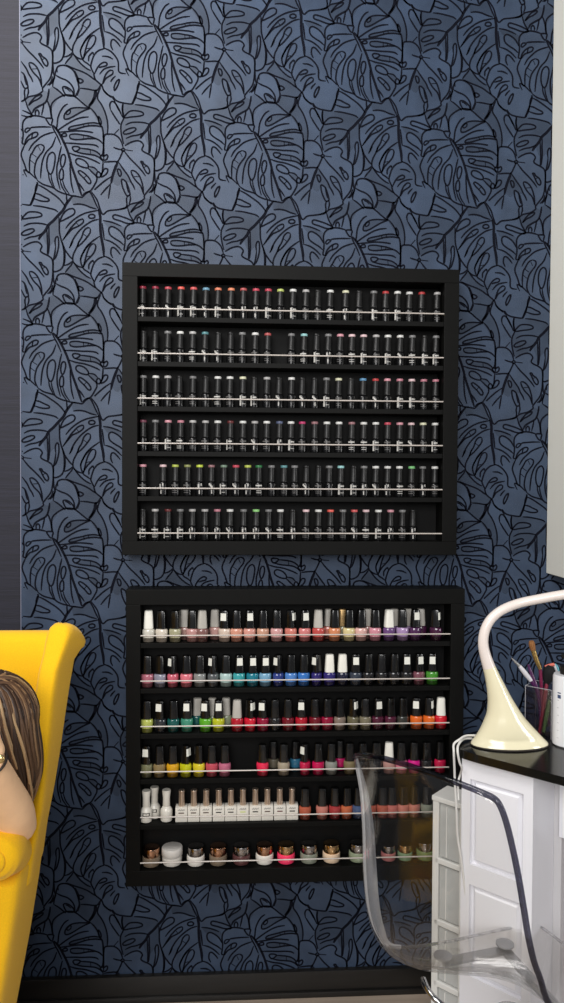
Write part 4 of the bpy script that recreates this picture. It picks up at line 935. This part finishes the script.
hand(wrL, knL, Vector((.55, .35, .6)), face, [.070, .078, .074, .060], Vector((-.55, .45, 0)), (Vector((-.75, .1, .65))).normalized())
hand(wrR, wrR+Vector((.055, -.06, -.012)), Vector((-.6, -.6, 0)), Vector((0, 0, 1)), [.070, .078, .072, .058], Vector((.1, -.1, -.5)), Vector((.5, .5, -.1)).normalized())
# legs
for s in (-1, 1):
    hp = pel+Vector((.085*s, -.03, -.005)); kn = V(XC+.13*s, .87, .50); an = V(XC+.13*s, .80, .09)
    tube(b, [hp, hp*.5+kn*.5, kn], [.092, .078, .058], 18, 5); tube(b, [kn, kn*.68+an*.32+Vector((0, .015, 0)), an], [.056, .054, .036], 18, 5)
    tube(b, [an+Vector((0, .03, -.045)), an+Vector((0, -.05, -.052)), an+Vector((0, -.15, -.062))], [.040, .038, .026], 16, 4)
fused('body', b, skin, .0045)
# clothes follow the body
b = bmesh.new()
tube(b, [pel-Vector((0, 0, .0)), belly, chest, (chest*.35+neck*.65), neck-Vector((0, 0, .012))], [.148, .137, .157, .112, .066], 24, 5)
tube(b, [chest+Vector((-.09, 0, .02)), shR], [.10, .072], 16, 4); tube(b, [chest+Vector((.06, 0, .05)), shL], [.10, .070], 16, 4)
tube(b, [shL+Vector((0, 0, .004)), shL*.6+elL*.4+Vector((0, 0, -.01))], [.078, .062], 18, 4); tube(b, [shR+Vector((0, 0, .004)), shR*.5+elR*.5], [.078, .062], 18, 4); ell(b, shR, .076, .076, .076); ell(b, shL, .074, .074, .074)
fused('top', b, cloth, .008)
b = bmesh.new()
tube(b, [pel-Vector((0, 0, .03)), pel+Vector((0, 0, .03))], [.128, .150], 24, 3)
for s in (-1, 1):
    hp = pel+Vector((.085*s, -.03, -.005)); kn = V(XC+.13*s, .87, .50); an = V(XC+.13*s, .80, .09)
    tube(b, [hp, hp*.5+kn*.5, kn], [.106, .093, .078], 18, 5); tube(b, [kn, kn*.68+an*.32+Vector((0, .015, 0)), an+Vector((0, 0, .03))], [.077, .066, .050], 18, 5)
fused('trousers', b, denim, .009)
for s in (-1, 1):
    an = V(XC+.13*s, .80, .09); b = bmesh.new()
    tube(b, [an+Vector((0, .045, -.046)), an+Vector((0, -.05, -.050)), an+Vector((0, -.165, -.058)), an+Vector((0, -.19, -.062))], [.043, .043, .034, .018], 16, 4); obj('shoe', b, mat('shoe_black', (24, 23, 24), .5), man)
# face details
for s in (-1, 1):
    b = bmesh.new(); ell(b, hd(.032*s, -.073, .008), .0125, .008, .0075, HR); obj('eye', b, mat('eye_white', (226, 220, 214), .2), man)
    b = bmesh.new(); tube(b, [hd(.016*s, -.085, .030), hd(.034*s, -.083, .035), hd(.050*s, -.070, .030)], [.002, .003, .0015], 8, 4); obj('eyebrow', b, mat('brow_brown', (70, 48, 34), .8), man)
b = bmesh.new(); tube(b, [hd(-.022, -.0735, -.063), hd(0, -.0865, -.062), hd(.022, -.0735, -.063)], [.002, .005, .002], 8, 4); obj('lips', b, mat('lips_rose', (186, 104, 98), .4), man)
# bracelet
t = (elL-wrL).normalized(); bc_ = wrL+t*.006; uu = t.orthogonal().normalized(); vv_ = t.cross(uu)
b = bmesh.new(); tube(b, [bc_+(uu*math.cos(2*PI*k/24)+vv_*math.sin(2*PI*k/24))*.0262 for k in range(25)], .0024, 8, 1); obj('bracelet', b, mat('bracelet_dark', (40, 32, 26), .4), man)
b = bmesh.new(); ell(b, Q(0, 759, 1.194), .0075, .0045, .0075); bo = obj('watch_face', b, mat('watch_gold', (220, 190, 130), .25, metal=.9), man)
# hair: a close cap and several hundred locks that sweep from the parting and fall behind the arm
hm = [mat('hair_dark', (50, 34, 24), .45, spec=.4), mat('hair_brown', (86, 62, 43), .45, spec=.4), mat('hair_light', (130, 100, 70), .45, spec=.4), mat('hair_blonde', (172, 142, 104), .45, spec=.4)]
b = bmesh.new()
ell(b, hd(0, .026, .022), .078, .086, .080, HR)
rnd = random.Random(3)
fl_ = Vector((face.x, face.y, 0)).normalized()
capc = hd(0, .026, .022)
def outside(p, k=1.035):
    q = HR.transposed() @ (p-capc); n_ = math.sqrt((q.x/.078)**2+(q.y/.086)**2+(q.z/.080)**2)
    return p if n_ >= k else capc+HR @ (q*(k/n_))
part = [hd(-.01, -.055, .092), hd(-.008, -.02, .108), hd(-.005, .02, .108), hd(0, .06, .09)]
for i in range(620):
    ph = rnd.uniform(0, 2*PI)
    h1 = Vector((math.cos(ph), math.sin(ph), 0))
    if h1.dot(fl_) > .45: continue
    q = cr(part, 4)[min(12, int((.5-.5*h1.dot(fl_)+rnd.uniform(-.15, .15))*13) if h1.dot(fl_) < 1.3 else 0)]
    k = rnd.uniform(.90, 1.05); w_ = rnd.uniform(-.10, .10)
    h2 = Vector((math.cos(ph+w_), math.sin(ph+w_), 0)); h3 = Vector((math.cos(ph+w_*2), math.sin(ph+w_*2), 0))
    L = rnd.uniform(.78, 1.08); c2 = hc+Vector((.004, .010, 0))
    front = max(0, h1.dot(Vector((0, -1, 0))))           # the front locks are tucked back behind the arm
    bk = Vector((.012*front, .05+.07*front, 0))
    up_ = rnd.uniform(-.004, .006)
    pts = [q+Vector((0, 0, -.004)), c2+h1*.052*k+Vector((0, 0, .083+up_)), c2+h1*.086*k+Vector((0, 0, .042+up_)), c2+h2*.0975*k+Vector((0, 0, -.018))+bk*.15, c2+h2*.095*k+Vector((0, 0, -.075*L))+bk*.5, c2+h3*.080*k+Vector((0, 0, -.125*L))+bk*.85, c2+h3*.066*k+Vector((-.006, 0, -.170*L))+bk]
    kk = rnd.uniform(1.02, 1.06); pts = [outside(p, kk) for p in cr(pts, 2)]
    rr = rnd.uniform(.0022, .0052)
    m_ = rnd.choices([0, 1, 2, 3], [6, 6, 2.6, 1.0])[0]
    if m_ == 3: rr *= .6; pts = [c2+(p-c2)*1.02 for p in pts]
    tube(b, pts, [rr*(.6 if j == 0 else 1.1 if j < 9 else max(.2, 1.1-.3*(j-8))) for j in range(len(pts))], 6, 2, mi=m_)
obj('hair', b, hm, man, angle=80)
# ------------------------------------------------------------------ light
w = bpy.data.worlds.new('world'); bpy.context.scene.world = w; w.use_nodes = True
w.node_tree.nodes['Background'].inputs[0].default_value = (.85, .9, 1, 1); w.node_tree.nodes['Background'].inputs[1].default_value = .18
def area(name, loc, target, sx, sy, power, col=(1, 1, 1)):
    l = bpy.data.lights.new(name, 'AREA'); l.shape = 'RECTANGLE'; l.size = sx; l.size_y = sy; l.energy = power; l.color = col
    o = bpy.data.objects.new(name, l); C.objects.link(o); o.location = loc
    o.rotation_euler = (Vector(target)-Vector(loc)).to_track_quat('-Z', 'Y').to_euler(); return o
area('ceiling_lamp', (-.8, -1.1, 2.95), (-.4, 0, 1.9), 1.1, .9, 40, (1, .97, .94))
area('window_light', (-.5, -3.6, 2.2), (.2, 0, .9), 2.2, 1.6, 98, (1, .985, .97))
area('side_window', (2.4, -1.3, 1.22), (.1, 0, .95), .5, .8, 15, (1, .99, .97))
sc = bpy.context.scene
sc.view_settings.view_transform = 'Standard'; sc.view_settings.look = 'None'; sc.view_settings.exposure = 0; sc.view_settings.gamma = 1
sc.view_settings.use_curve_mapping = False
